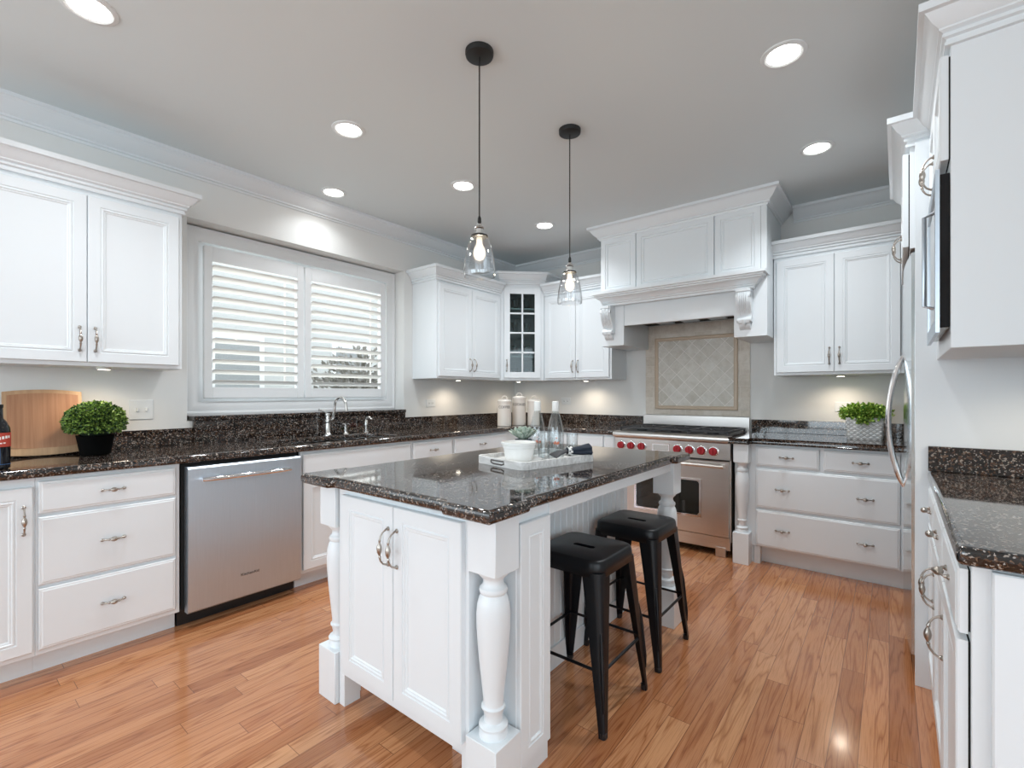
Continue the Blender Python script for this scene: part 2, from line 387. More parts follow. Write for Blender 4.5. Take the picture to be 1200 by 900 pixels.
def shutter(ya, yb, label, rod):
    t = thing('plantation_shutter', label, 'shutter', (XW+.012, ya, 1.205), 0, 'plantation shutters in the sink window')
    W, H, T = yb-ya, 1.03, .028; st = .052; rt, rb = .10, .075
    f = MB().box(0, T, 0, st, 0, H, .003).box(0, T, W-st, W, 0, H, .003).box(0, T, st, W-st, 0, rb, .003).box(0, T, st, W-st, H-rt, H, .003)
    f.build('frame', SHUT, t)
    n = 12; pitch = (H-rt-rb)/n
    lv = MB(); a = R(-24); L = []
    for k in range(14):
        b = 2*PI*k/14; u, v = .034*math.cos(b), .0055*math.sin(b)
        L.append((u*math.cos(a)-v*math.sin(a), -(u*math.sin(a)+v*math.cos(a))))
    lv.loft([[(x, st+.002, z) for x, z in L], [(x, W-st-.002, z) for x, z in L]])
    me = lv.mesh('louver', LOUV)
    for k in range(n): link('louver', me, t, (T/2, 0, rb+pitch*(k+.5)))
    MB().box(-.034, -.022, W-st-.075, W-st-.063, rb+.02, H-rt-.03, .002).build('tilt_rod', LOUV, t)
    return t
shutter(1.20, 1.893, 'white plantation shutter panel on the left half of the sink window', 1)
shutter(1.905, 2.665, 'white plantation shutter panel on the right half of the sink window, behind the faucet', 1)
# ------------------------------------------------------------------ outside the window
struct(MB().box(-30, XL-.4, -12, 22, -.6, -.5).build('ground', mat('snowy_lawn', (.55, .58, .5), .9)))
SIDING = mat('pale_siding', (.62, .62, .60), .7)
t = thing('neighbour_house', 'pale neighbouring house seen through the shutters', 'house', (-10, 2.5, -.5))
MB().box(-4, 0, -3, 7, 0, 5.2).build('wall', SIDING, t)
MB().prismx([(-3.5, 5.2), (7.5, 5.2), (2, 8)], -4.3, .3).build('roof', mat('grey_shingle', (.2, .2, .2), .9), t)
for yy in (-1.2, .9, 3.4, 5.2):
    f = MB().box(0, .06, yy, yy+1.0, 1.2, 2.9).build('window_frame', mat('bright_white_trim', (.9, .9, .9), .5), t)
    MB().box(.06, .07, yy+.1, yy+.9, 1.3, 2.8).build('pane', mat('grey_pane', (.35, .36, .36), .4), f)
def foliage(mb, n, fn, size, wid=.5):
    for _ in range(n):
        p, nn = fn(); s = size*random.uniform(.7, 1.3)
        d = (nn+Vector([random.uniform(-.8, .8) for _ in range(3)])).normalized()
        sd = d.cross(Vector([random.uniform(-1, 1) for _ in range(3)])).normalized()*s*wid
        up = sd.cross(d).normalized()*s*.12
        vs = [mb.bm.verts.new(q) for q in (p, p+d*s*.5+sd+up, p+d*s, p+d*s*.5-sd+up)]
        mid = mb.bm.verts.new(p+d*s*.5-up*.6)
        mb.bm.faces.new((vs[0], vs[1], mid)); mb.bm.faces.new((vs[1], vs[2], mid)); mb.bm.faces.new((vs[2], vs[3], mid)); mb.bm.faces.new((vs[3], vs[0], mid))
def blob(cx, cy, cz, rx, ry, rz, lo=.75):
    def f():
        while True:
            v = Vector([random.gauss(0, 1) for _ in range(3)]).normalized()
            if v.z > -.55: break
        k = random.uniform(lo, 1)
        return Vector((cx+v.x*rx*k, cy+v.y*ry*k, cz+v.z*rz*k)), Vector((v.x/rx, v.y/ry, v.z/rz)).normalized()
    return f
HEDGE = leafm('grey_brown_twigs', (.20, .18, .15), (.42, .40, .36))
for i, (hx, hy) in enumerate(((-6.6, 4.4), (-6.9, 7.0))):
    t = thing('shrub', ('grey-brown bare shrub outside the left shutter panel', 'grey-brown bare shrub outside the right shutter panel')[i], 'shrub', (hx, hy, -.5), 0, 'bare shrubs outside the window')
    mb = MB(); foliage(mb, 2600, blob(0, 0, 1.35, .8, .9, 1.1, .3), .12, .25); mb.build('foliage', HEDGE, t, smooth=0)
    mb = MB()
    for k in range(7):
        a = k*.9; mb.tube([(0, 0, 0), (.15*math.cos(a), .15*math.sin(a), .7), (.45*math.cos(a), .5*math.sin(a), 1.6)], [.03, .02, .008], 6)
    mb.build('stems', mat('bark', (.15, .12, .1), .9), t)

# ------------------------------------------------------------------ cabinet kit
DOORP = [(0, 0), (0, .017), (.003, .020), (.048, .020), (.050, .0165), (.054, .0165), (.057, .0195), (.061, .0195), (.064, .0155), (.069, .0155), (.073, .012), (.082, .012)]
DRAWP = [(0, 0), (0, .013), (.004, .017), (.010, .0175), (.014, .020), (.02, .020)]
def pull_mesh(L=.115, P=.032, name='handle', fat=1.1):
    h = L/2
    pts = [(0, 0, -h), (0, -.010, -h+.001), (0, -P*.62, -h+.008), (0, -P*.86, -h+.02), (0, -P*.93, -h*.52), (0, -P*.96, -h*.44), (0, -P*.98, -h*.36), (0, -P, -h*.18), (0, -P, 0)]
    rad = [.0062, .0036, .0030, .0032, .0036, .0052, .0030, .0072*fat, .0086*fat]
    pts = pts+[(x, y, -z) for x, y, z in pts[-2::-1]]; rad = rad+rad[-2::-1]
    mb = MB(); mb.tube(pts, rad, 10)
    for s in (-1, 1): mb.lathe([(.0075, 0), (.0075, -.003), (.004, -.006)], (0, 0, s*h), 12, axis='y')
    return mb.mesh(name, NICKEL)
PULL = pull_mesh(); PULLD = pull_mesh(.080, .019, 'drawer_pull', 1.35); PULLB = pull_mesh(.125, .038, 'big_pull')
SHALLOW = [(0, 0), (0, .006), (.003, .009)]
def front(parent, kind, x0, x1, z0, z1, hpos=None, frontm=None, y=0, rr=None):
    w_, h_ = x1-x0, z1-z0
    o = MB().rings(w_, h_, rr or (DOORP if kind == 'door' else DRAWP)).build(kind, frontm or WHITE, parent, (x0, y, z0), smooth=20)
    for hp in (hpos or []):
        if kind == 'door': link('handle', PULL, o, (hp[0], -.020, hp[1]))
        else: link('handle', PULLD, o, (hp[0], -.020, hp[1]), (0, PI/2, 0))
    return o
CCR = [(-.002, 0), (.014, 0), (.014, .010), (.010, .012), (.010, .020), (.020, .024), (.020, .034), (.016, .036), (.028, .044), (.028, .050), (.044, .064), (.058, .086), (.062, .092), (.076, .094), (.076, .118), (-.002, .118)]
def cabinet(name, label, cat, loc, rz, W, D, z0, z1, fronts, kick=False, crown=None, group=None, kx=(0, 0), body=True, dy=0):
    t = thing(name, label, cat, (loc[0], loc[1], 0), rz, group)
    if body: MB().box(0, W, 0, D, z0, z1, .0015).build('body', WHITE, t)
    if kick: MB().box(kx[0], W-kx[1], .075, D, 0, z0).build('toe_kick', WHITE, t)
    if crown: MB().sweep(CCR, crown, 1, z1-.005).build('crown_moulding', WHITE, t, smooth=25)
    for f in fronts: front(t, *f, y=dy)
    if dy:
        g = MB()  # black boxes paint the shade in the gap behind each front
        for f in fronts: g.box(f[1]+.004, f[2]-.004, dy, -.0001, f[3]+.004, f[4]-.004)
        g.build('dark_gap_filler', GAP, t)
    return t
FX = -2.89       # face of the left base run
FY = 3.82        # face of the back base run
LR = PI/2        # left run: local x runs towards the back wall
ZD = [(.715, .855), (.405, .70), (.125, .39)]
def vdoorh(w_, side, zt): return [((w_-.028) if side == 'r' else .028, zt)]
# --- left base run
cabinet('base_cabinet', 'white base cabinet with a panelled door at the left end of the window wall', 'cabinet', (FX, -.17), LR, .4875, .60, .10, .873,
        [('door', .01, .4785, .125, .835, vdoorh(.4685, 'r', .57))], True)
cabinet('drawer_cabinet', 'white three-drawer base cabinet left of the dishwasher', 'cabinet', (FX, .318), LR, .532, .60, .10, .873,
        [('drawer', .008, .512, a, b, [(.252, (b-a)/2)]) for a, b in ZD], True)
sk = cabinet('sink_cabinet', 'white sink base cabinet right of the dishwasher with false front and two doors', 'cabinet', (FX, 1.496), LR, .876, .60, .10, .70,
        [('drawer', .012, .866, .715, .855), ('door', .012, .434, .125, .70, vdoorh(.422, 'r', .47)), ('door', .442, .864, .125, .70, vdoorh(.422, 'l', .47))], True)
MB().box(0, .876, 0, .02, .70, .873).build('apron', WHITE, sk)
cabinet('drawer_cabinet', 'narrow white drawer cabinet just right of the sink cabinet', 'cabinet', (FX, 2.376), LR, .442, .60, .10, .873,
        [('drawer', .012, .43, .715, .855, [(.209, .07)]), ('door', .012, .43, .125, .70, vdoorh(.418, 'l', .47))], True)
cabinet('corner_base_cabinet', 'white base cabinet filling the corner under the canisters', 'cabinet', (FX, 2.822), LR, 1.0, .60, .10, .873,
        [('drawer', .012, .70, .715, .855, [(.35, .07)]), ('door', .012, .35, .125, .70, vdoorh(.338, 'r', .47)), ('door', .358, .70, .125, .70, vdoorh(.342, 'l', .47))], True)
# --- back base run
cabinet('base_cabinet', 'white base cabinet between the corner and the range', 'cabinet', (FX+.005, FY), 0, 1.005, .61, .10, .873,
        [('drawer', .05, .89, .715, .855, []), ('drawer', .90, 1.003, .125, .855, []), ('door', .05, .465, .125, .70, vdoorh(.415, 'r', .47)), ('door', .475, .89, .125, .70, vdoorh(.415, 'l', .47))], True)
def post_prof(h0, h1, r):
    H = h1-h0
    q = [(0, .80), (.02, .80), (.03, .74), (.045, .70), (.052, .78), (.065, .80), (.075, .74), (.085, .52), (.11, .50), (.15, .56), (.165, .66), (.175, .66), (.185, .56), (.21, .55), (.3, .63), (.42, .75),
         (.55, .86), (.66, .92), (.74, .93), (.80, .88), (.84, .78), (.862, .68), (.868, .74), (.885, .78), (.90, .74), (.905, .66), (.925, .56), (.95, .56), (.965, .66), (.98, .80), (1, .84)]
    return [(rr*r, h0+H*z) for z, rr in q]
def post(parent, x0, y0, w_, top=.873, label=None, zb=.70, zp=.205):
    c = (x0+w_/2, y0+w_/2)
    mb = MB().box(x0, x0+w_, y0, y0+w_, zb, top, .002)
    mb.box(x0-.004, x0+w_+.004, y0-.004, y0+w_+.004, 0, zp, .002)
    mb.lathe([(r, z) for r, z in post_prof(zp, zb, w_/2)], (c[0], c[1], 0), 32)
    o = mb.build('turned_post', WHITE, parent, smooth=40)
    return o
rb = cabinet('drawer_cabinet', 'wide white drawer cabinet right of the range with a turned post at its corner', 'cabinet', (-.905, FY), 0, 1.60, .61, .125, .873,
        [('drawer', .145, .535, .715, .855, [(.195, .07)]), ('drawer', .56, .96, .715, .855, [(.2, .07)]),
         ('drawer', .145, .96, .415, .695, [(.17, .14), (.64, .14)]), ('drawer', .145, .96, .135, .395, [(.17, .13), (.64, .13)])], False)
MB().box(.17, 1.6, .07, .6, 0, .124).box(.13, .17, 0, .6, 0, .124).build('toe_kick', WHITE, rb)
MB().box(.975, 1.6, -.018, 0, .135, .855).build('end_filler', WHITE, rb)
post(rb, .012, -.098, .10, .873, zb=.735, zp=.225)
bx = MB().box(0, .125, .012, .1, 0, .124).build('post_backing', WHITE, rb)
# countertops
EX, EY = FX+.035, FY-.03
SINK = rrect(-3.34, -2.965, 1.50, 2.335, .07)
cl = link('countertop', slab_mesh([(XL, -.2), (EX, -.2), (EX, EY), (-1.885, EY), (-1.885, YB), (XL, YB)], [SINK], .873, .914, .014))
tag(cl, 'speckled dark granite worktop along the window wall and round the corner to the range', 'countertop')
cr_ = link('countertop', slab_mesh([(-.918, EY-.005), (-.918, YB), (.70, YB), (.70, EY), (-.10, EY), (-.78, EY), (-.80, EY-.03), (-.80, EY-.09), (-.918, EY-.09)], [], .873, .914, .014))
tag(cr_, 'speckled dark granite worktop right of the range under the leafy plant', 'countertop')
def splash(label, boxes, parent=None):
    mb = MB()
    for b in boxes: mb.box(*b, .002)
    return tag(mb.build('backsplash', GRAN), label, 'backsplash')
splash('low dark granite upstand behind the cutting board and boxwood plant', [(XL, XL+.02, -.2, 1.098, .914, 1.018)])
splash('taller dark granite upstand behind the sink', [(XL, XL+.03, 1.10, 2.79, .914, 1.064)])
MB().box(XW+.005, XL+.042, 1.10, 2.79, 1.064, 1.092, .004).build('window_sill', GRAN, win)
splash('low dark granite upstand in the corner behind the canisters', [(XL, XL+.02, 2.792, YB-.02, .914, 1.018), (XL, -1.89, YB-.02, YB, .914, 1.018)])
splash('low dark granite upstand right of the range behind the leafy plant', [(-.915, .70, YB-.02, YB, .914, 1.018)])
# --- sink
t = thing('kitchen_sink', 'double-bowl stainless sink set under the granite below the window', 'sink', (0, 0, 0))
def bowl(x0, x1, y0, y1, dz):
    mb = MB(); zz = .872
    def lp(i, z, r): return [(x, y, z) for x, y in rrect(x0+i, x1-i, y0+i, y1-i, r)]
    mb.loft([lp(-.012, zz, .07), lp(0, zz, .06), lp(.006, zz-.02, .055), lp(.012, zz-dz+.03, .05), (lp(.03, zz-dz+.006, .045)), lp(.10, zz-dz, .03)], False, True)
    return mb.build('bowl', SINKM, t)
bowl(-3.335, -2.97, 1.508, 1.945, .16); bowl(-3.335, -2.97, 1.965, 2.328, .14)
MB().box(-3.34, -2.966, 1.950, 1.962, .80, .870, .004).build('divider', SINKM, t)
for yy in (1.72, 2.15): MB().lathe([(.035, 0), (.035, .004), (.02, .005)], (-3.15, yy, .735 if yy > 2 else .714), 20).build('drain', CHROME, t)
# --- faucet set
t = thing('faucet', 'brushed nickel gooseneck faucet behind the sink', 'faucet', (-3.41, 1.985, .914), R(8))
MB().lathe([(.030, 0), (.030, .006), (.024, .014), (.020, .02), (.019, .095), (.024, .10), (.026, .108), (.024, .116), (.018, .122), (.018, .15), (.022, .155), (.020, .168), (.006, .172)], (0, 0, 0), 24).build('body', BRUSHED, t)
arc = [(0, 0, .108), (.035, 0, .112), (.06, 0, .135), (.072, 0, .175), (.08, 0, .215)]
for k in range(1, 11):
    a = PI-PI*1.0*k/10; arc.append((.145+.065*math.cos(a), 0, .222+.072*math.sin(a)))
arc += [(.213, 0, .195)]
MB().tube(arc, [.011]*4+[.0095]*11+[.012], 12).build('spout', BRUSHED, t)
MB().tube([(0, 0, .165), (-.01, -.03, .185), (-.015, -.07, .20)], [.007, .006, .008], 8).build('lever', BRUSHED, t)
t = thing('cross_tap', 'short brushed nickel cross handle beside the gooseneck faucet', 'tap handle', (-3.41, 2.14, .914))
MB().lathe([(.024, 0), (.022, .008), (.013, .016), (.013, .05), (.020, .054), (.020, .06), (.008, .066), (.008, .075)], seg=20).build('base', BRUSHED, t)
MB().tube([(-.03, 0, .078), (0, 0, .082), (.03, 0, .078)], [.006, .008, .006], 8).tube([(0, -.03, .078), (0, 0, .082), (0, .03, .078)], [.006, .008, .006], 8).build('cross_handle', BRUSHED, t)
t = thing('soap_dispenser', 'small brushed nickel soap pump right of the faucet', 'soap dispenser', (-3.41, 2.33, .914))
MB().lathe([(.022, 0), (.020, .008), (.010, .014), (.010, .06), (.015, .064), (.013, .10), (.008, .11)], seg=20).build('base', BRUSHED, t)
MB().tube([(0, 0, .10), (.005, .004, .118), (.03, .012, .125), (.055, .02, .108)], [.010, .012, .011, .008], 10).build('spout', BRUSHED, t)
# --- dishwasher
t = thing('dishwasher', 'stainless steel dishwasher with a long bar handle under the granite', 'dishwasher', (FX, .858, 0), LR)
MB().box(.004, .628, .02, .58, .10, .866).build('tub', GAP, t)
dd = MB(); n = 12; L0, L1 = [], []
for z, yy in ((.085, -.028), (.092, -.034), (.45, -.040), (.84, -.036), (.850, -.028)):
    L0.append((yy, z))
dd.prismx([(.018, .085)]+L0+[(.018, .850)], .020, .624)
dp = dd.build('door_panel', STEEL, t)
hb = MB().tube([(.075+.47*k/12, -.072-.012*math.sin(PI*k/12), .783) for k in range(13)], [.010]+[.0125]*11+[.010], 12)
for x in (.085, .535): hb.tube([(x, -.036, .783), (x, -.073, .783)], .009, 10)
hb.build('handle', CHROME, dp)
lg = link('logo', text_mesh('KitchenAid', .022), dp, (.325, -.0405, .215), (PI/2, 0, 0)); lg.data.materials.clear(); lg.data.materials.append(GREYTXT)
MB().box(.0, .63, .07, .09, 0, .098).build('toe_kick', BLACKP, t)
# ------------------------------------------------------------------ upper cabinets, left wall
UX, UZ0, UZ1 = -3.17, 1.375, 2.265
def updoors(W, n=2, z0=1.395, z1=2.235, m=.02):
    out = []; wd = (W-2*m-.004)/2
    for k in range(2):
        x = m+k*(wd+.004); out.append(('door', x, x+wd, z0, z1, vdoorh(wd, 'r' if k == 0 else 'l', .115)))
    return out
cabinet('wall_cabinet', 'white two-door wall cabinet above the cutting board, left of the window', 'cabinet', (UX, .12), LR, .825, .33, UZ0, UZ1, updoors(.825), crown=[(0, 0), (.825, 0), (.825, .325)])
cabinet('wall_cabinet', 'white two-door wall cabinet between the window and the glass corner cabinet', 'cabinet', (UX, 2.895), LR, .885, .33, UZ0, UZ1, updoors(.885), crown=[(0, .325), (0, 0), (.885, 0)])
cabinet('wall_cabinet', 'white two-door wall cabinet between the glass corner cabinet and the range hood', 'cabinet', (-2.84, 4.115), 0, .775, .325, UZ0, UZ1, updoors(.775), crown=[(0, 0), (.775, 0)])
cabinet('wall_cabinet', 'white two-door wall cabinet right of the range hood above the leafy plant', 'cabinet', (-.695, 4.115), 0, .79, .325, UZ0, UZ1+.012, updoors(.775, z1=2.245), crown=[(0, .325), (0, 0), (.79, 0), (.79, .1)])
# --- corner glass cabinet
t = thing('corner_cabinet', 'white diagonal corner wall cabinet with an eight-pane glass door', 'cabinet')
A, B = Vector((UX, 3.785)), Vector((-2.845, 4.11))
poly_o = [(XL+.001, A.y), tuple(A), tuple(B), (B.x, YB-.001), (XL+.001, YB-.001)]
ZT = 2.385
b = MB(); b.prismz(poly_o, UZ0, UZ0+.02); b.prismz(poly_o, ZT-.02, ZT)
b.box(XL+.001, XL+.012, A.y, YB-.001, UZ0+.02, ZT-.02); b.box(XL+.012, B.x, YB-.012, YB-.001, UZ0+.02, ZT-.02)
b.box(XL+.012, A.x, A.y, A.y+.015, UZ0+.02, ZT-.02); b.box(B.x-.015, B.x, B.y, YB-.012, UZ0+.02, ZT-.02)
b.build('body', WHITE, t)
dv = (B-A); DW = dv.length; ang = math.atan2(dv.y, dv.x)
ff = MB().box(0, .045, 0, .02, UZ0+.02, ZT-.02).box(DW-.045, DW, 0, .02, UZ0+.02, ZT-.02).box(.045, DW-.045, 0, .02, UZ0+.02, UZ0+.04).box(.045, DW-.045, 0, .02, ZT-.07, ZT-.02)
ff.build('face_frame', WHITE, t, (A.x, A.y, 0), (0, 0, ang))
MB().sweep(CCR, [(XL+.02, A.y), tuple(A), tuple(B), (B.x, YB-.01)], 1, ZT-.006).build('crown_moulding', WHITE, t, smooth=25)
gw = DW-.075; dz0, dz1 = UZ0+.025, ZT-.045; gh = dz1-dz0
dr = MB(); s_ = .062
dr.box(0, s_, -.02, -.001, 0, gh, .002).box(gw-s_, gw, -.02, -.001, 0, gh, .002).box(s_, gw-s_, -.02, -.001, 0, s_, .002).box(s_, gw-s_, -.02, -.001, gh-s_, gh, .002)
dr.box(gw/2-.009, gw/2+.009, -.018, -.004, s_, gh-s_, .002)
for k in (1, 2, 3):
    z = s_+(gh-2*s_)*k/4; dr.box(s_, gw-s_, -.018, -.004, z-.009, z+.009, .002)
ux = Vector((math.cos(ang), math.sin(ang)))
door = dr.build('door', WHITE, t, (A.x+ux.x*.0375, A.y+ux.y*.0375, dz0), (0, 0, ang))
MB().box(s_-.005, gw-s_+.005, -.009, -.006, s_-.005, gh-s_+.005).build('glass', CABGL, door)
link('handle', PULL, door, (.028, -.020, .13))
for z in (1.62, 1.87, 2.12): MB().prismz([(XL+.013, A.y+.016), (A.x+.01, A.y+.03), (B.x-.02, B.y+.01), (B.x-.016, YB-.013), (XL+.013, YB-.013)], z, z+.015).build('shelf', WHITE, t)
gi = 0
GLW = glass('smoky_glassware', (.75, .82, .82), 1.5, 1.5)
gme = MB().lathe([(.028, 0), (.03, .004), (.036, .11), (.034, .11), (.028, .008)], seg=16).mesh('drinking_glass', GLW)
words = {1.395: 'bottom', 1.635: 'second', 1.885: 'third', 2.135: 'top'}
for zz, wd in words.items():
    for j, (dx, dy) in enumerate(((-.06, -.02), (.06, .03))):
        c = (A+B)/2+Vector((-math.sin(ang), math.cos(ang)))*.11+ux*dx
        g = link('drinking_glass', gme, None, (c.x, c.y+dy*.3, zz))
        tag(g, '%s clear glass tumbler on the %s shelf of the glass corner cabinet' % (('left-hand', 'right-hand')[j], wd), 'glass', 'glasses in the corner cabinet')
# ------------------------------------------------------------------ range hood
t = thing('range_hood', 'tall white panelled mantel range hood with carved corbels over the range', 'range hood')
ZB, ZM0, ZM1 = 1.665, 2.015, 2.135
b = MB(); b.box(HX0, HX1, HY, YB-.001, ZM0, ZC-.02)
b.box(HX0, -1.83, HY, YB-.0125, ZB, ZM0).box(-.925, HX1, HY, YB-.0125, ZB, ZM0)
b.build('body', WHITE, t)
vp = MB().rings(-.925+1.83, ZM0-1.835, [(0, 0), (0, .012), (.004, .014)], -1.83, 1.835, HY+.02)
vp.box(-1.83, -.925, HY+.02, HY+.04, 1.835, ZM0)
vp.build('valance', WHITE, t)
ln = MB().box(-1.83, -.925, HY+.06, YB-.02, 1.89, 1.93); ln.build('liner', GAP, t)
for x in (-1.60, -1.38, -1.15): MB().box(x-.07, x+.07, HY+.12, YB-.12, 1.878, 1.889, .004).build('filter', STEEL, t)
HP = [(0, 0), (0, .003), (.040, .003), (.043, -.003), (.05, -.003), (.053, .001), (.060, .001), (.064, -.005), (.075, -.005)]
HP = [(i, d+.012) for i, d in HP]; HP[0] = (0, 0)
for x0, x1 in ((-2.05+.005, -1.715), (-1.705, -1.07), (-1.06, -.70-.04)):
    MB().rings(x1-x0, ZC-.11-ZM1-.005, HP).build('panel', WHITE, t, (x0, HY, ZM1+.0), smooth=20)
MB().box(HX1-.038, HX1, HY-.012, HY, ZM1, ZC-.11).build('stile', WHITE, t)
MB().sweep(CR, [(HX0, YB-.001), (HX0, HY-.012), (HX1, HY-.012), (HX1, YB-.001)], 1, Z0).build('crown_moulding', WHITE, t)
MP = [(0, 0), (.02, 0), (.02, .018), (.03, .022), (.03, .03), (.04, .034), (.05, .05), (.07, .066), (.078, .07), (.078, .08), (.09, .084), (.09, .094), (.105, .098), (.105, .12), (0, .12)]
MB().sweep(MP, [(HX0+.075, HY+.05), (HX0+.075, HY-.02), (HX1-.095, HY-.02), (HX1-.095, HY+.05)], 1, ZM0).build('mantel_shelf', WHITE, t, smooth=20)
def corbel(cx):
    W = .10; x0, x1 = cx-W/2, cx+W/2
    # side outline: (projection, z)
    pr = [(0, 2.012), (.10, 2.012), (.10, 1.992), (.092, 1.985), (.098, 1.965), (.098, 1.935), (.088, 1.90), (.066, 1.862), (.048, 1.838), (.040, 1.815), (.046, 1.80), (.056, 1.79), (.058, 1.775), (.05, 1.76), (.036, 1.757), (.034, 1.742), (.02, 1.728), (.0, 1.715)]
    mb = MB(); mb.prismx([(HY-p, z) for p, z in pr], x0+.012, x1-.012)
    # side scroll cheeks
    for xa, xb in ((x0, x0+.012), (x1-.012, x1)):
        mb.prismx([(HY-p*.93, z) for p, z in pr if z > 1.76]+[(HY, 1.765)], xa, xb)
    mb.lathe([(.016, 0), (.016, .094)], (x0+.003, HY-.044, 1.785), 16, axis='x')
    mb.lathe([(.012, 0), (.016, .003), (.016, .097), (.012, .1)], (x0, HY-.082, 1.955), 16, axis='x')
    # acanthus ribs
    for k in range(5):
        x = cx+(k-2)*.014
        pts = [(x, HY-p-.001, z) for p, z in pr[3:10]]
        mb.tube(pts, [.003, .006, .0065, .006, .005, .004, .002], 6)
    mb.tube([(cx, HY-.052, 1.79), (cx, HY-.045, 1.76), (cx, HY-.02, 1.73)], [.012, .014, .006], 8)
    mb.build('corbel', WHITE, t, smooth=40)
corbel(-1.965); corbel(-.845)
# --- tiled panel
t = thing('tile_backsplash', 'beige travertine tile panel with a framed diamond field behind the range', 'backsplash')
MB().box(-1.86, -.93, YB-.008, YB-.0002, 1.037, 1.885).build('field_tile', TILE_F, t)
MB().box(-1.735, -1.055, YB-.013, YB-.008, 1.12, 1.735).build('diagonal_tile', TILE_D, t)
fr_ = MB()
def rg(i, d): return [(-1.765+i, YB-d, 1.09+i), (-1.025-i, YB-d, 1.09+i), (-1.025-i, YB-d, 1.765-i), (-1.765+i, YB-d, 1.765-i)]
fr_.loft([rg(0, .008), rg(.0, .016), (rg(.006, .020)), rg(.012, .015), rg(.022, .015), rg(.028, .019), rg(.034, .013)], False, False)
fr_.build('border_trim', TILE_T, t)
# ------------------------------------------------------------------ range
RX0, RX1, RY = -1.868, -.926, 3.785
t = thing('range', 'stainless steel range with red knobs between the back cabinets', 'range', (0, 0, 0))
MB().box(RX0, RX1, RY+.02, YB-.03, .115, .905).build('body', STEELR, t)
MB().box(RX0, RX1, YB-.045, YB-.022, .905, 1.035, .002).build('riser', STEELR, t)
bn = MB(); bn.prismx([(RY+.02, .86), (RY-.02, .862), (RY-.04, .872), (RY-.045, .888), (RY-.04, .905), (RY-.02, .915), (RY+.05, .915), (RY+.05, .86)], RX0, RX1)
bn.build('bullnose', STEELR, t)
cp = MB().box(RX0, RX1, RY-.008, RY+.02, .735, .86, .002).build('control_panel', STEELR, t)
KZ = .797
for k, x in enumerate((-1.80, -1.71, -1.617, -1.318, -1.224, -1.133, -1.045)):
    kb = MB().lathe([(.037, 0), (.037, -.004), (.033, -.006)], (x, RY-.008, KZ), 28, axis='y').build('knob_bezel', CHROME, t)
    kk = MB().lathe([(.028, 0), (.031, -.006), (.030, -.024), (.026, -.030), (.010, -.031)], (x, RY-.014, KZ), 24, axis='y')
    kk.box(x-.005, x+.005, RY-.052, RY-.036, KZ-.028, KZ+.028, .002)
    kk.build('knob', REDK, t)
MB().box(-1.53, -1.385, RY-.011, RY-.008, KZ-.03, KZ+.032, .001).build('display_bezel', CHROME, t)
MB().box(-1.52, -1.395, RY-.013, RY-.011, KZ-.022, KZ+.024).build('display', mat('pale_display', (.55, .56, .55), .2), t)
od = MB().box(RX0+.008, RX1-.008, RY-.015, RY+.02, .155, .725, .004).build('oven_door', STEELR, t)
def rgo(i, d): return [(-1.665+i, RY-d, .295+i), (-1.15-i, RY-d, .295+i), (-1.15-i, RY-d, .56-i), (-1.665+i, RY-d, .56-i)]
MB().loft([rgo(-.018, .015), rgo(-.016, .020), rgo(0, .020), rgo(.004, .014)], False, False).build('window_trim', CHROME, od)
MB().prism(rrect(-1.662, -1.153, .298, .557, .02), RY-.018, RY-.015).build('window', OVENGL, od)
hd = MB().tube([(RX0+.035, RY-.062, .690), (RX1-.035, RY-.062, .690)], .0145, 16)
for x in (RX0+.05, RX1-.05): hd.box(x-.014, x+.014, RY-.066, RY-.015, .676, .704, .003)
hd.build('handle', STEELR, od)
MB().box(RX0+.01, RX1-.01, RY+.0, RY+.02, .728, .7345).build('vent_slot', GAP, t)
MB().box(RX0+.004, RX1-.004, RY-.005, RY+.02, .115, .150, .002).box(RX0+.004, RX1-.004, RY+.005, RY+.02, .055, .115, .002).build('kick_panel', STEELR, t)
for x in (RX0+.03, RX1-.11): MB().box(x, x+.075, RY+.0, RY+.06, 0, .075, .003).build('foot', STEELR, t)
for x in (RX0+.03, RX1-.11): MB().box(x, x+.075, YB-.12, YB-.06, 0, .115, .003).build('foot', STEELR, t)
MB().box(RX0+.01, RX1-.01, RY+.05, YB-.046, .9051, .915).build('cooktop', BLACKP, t)
for k in range(3):
    gx = RX0+.02+k*.298; g = MB(); zt = .948
    for x in (gx, gx+.284): g.box(x, x+.012, RY+.06, YB-.06, zt-.016, zt, .002)
    for y in (RY+.06, (RY+YB)/2-.006, YB-.072): g.box(gx, gx+.296, y, y+.012, zt-.016, zt, .002)
    for cy in (RY+.19, YB-.2):
        for a in range(8):
            a_ = a*PI/4+PI/8; c0 = (gx+.148, cy)
            g.tube([(c0[0]+.03*math.cos(a_), c0[1]+.03*math.sin(a_), zt-.006), (c0[0]+.13*math.cos(a_), c0[1]+.115*math.sin(a_), zt-.008)], .0065, 6)
    for x in (gx+.006, gx+.29):
        for y in (RY+.066, YB-.066): g.box(x-.006, x+.006, y-.006, y+.006, .915, zt-.01)
    g.build('grate', IRON, t)
    for cy in (RY+.19, YB-.2): MB().lathe([(.045, 0), (.045, .01), (.03, .014), (.03, .02), (.01, .022)], (gx+.148, cy, .915), 20).build('burner_cap', IRON, t)

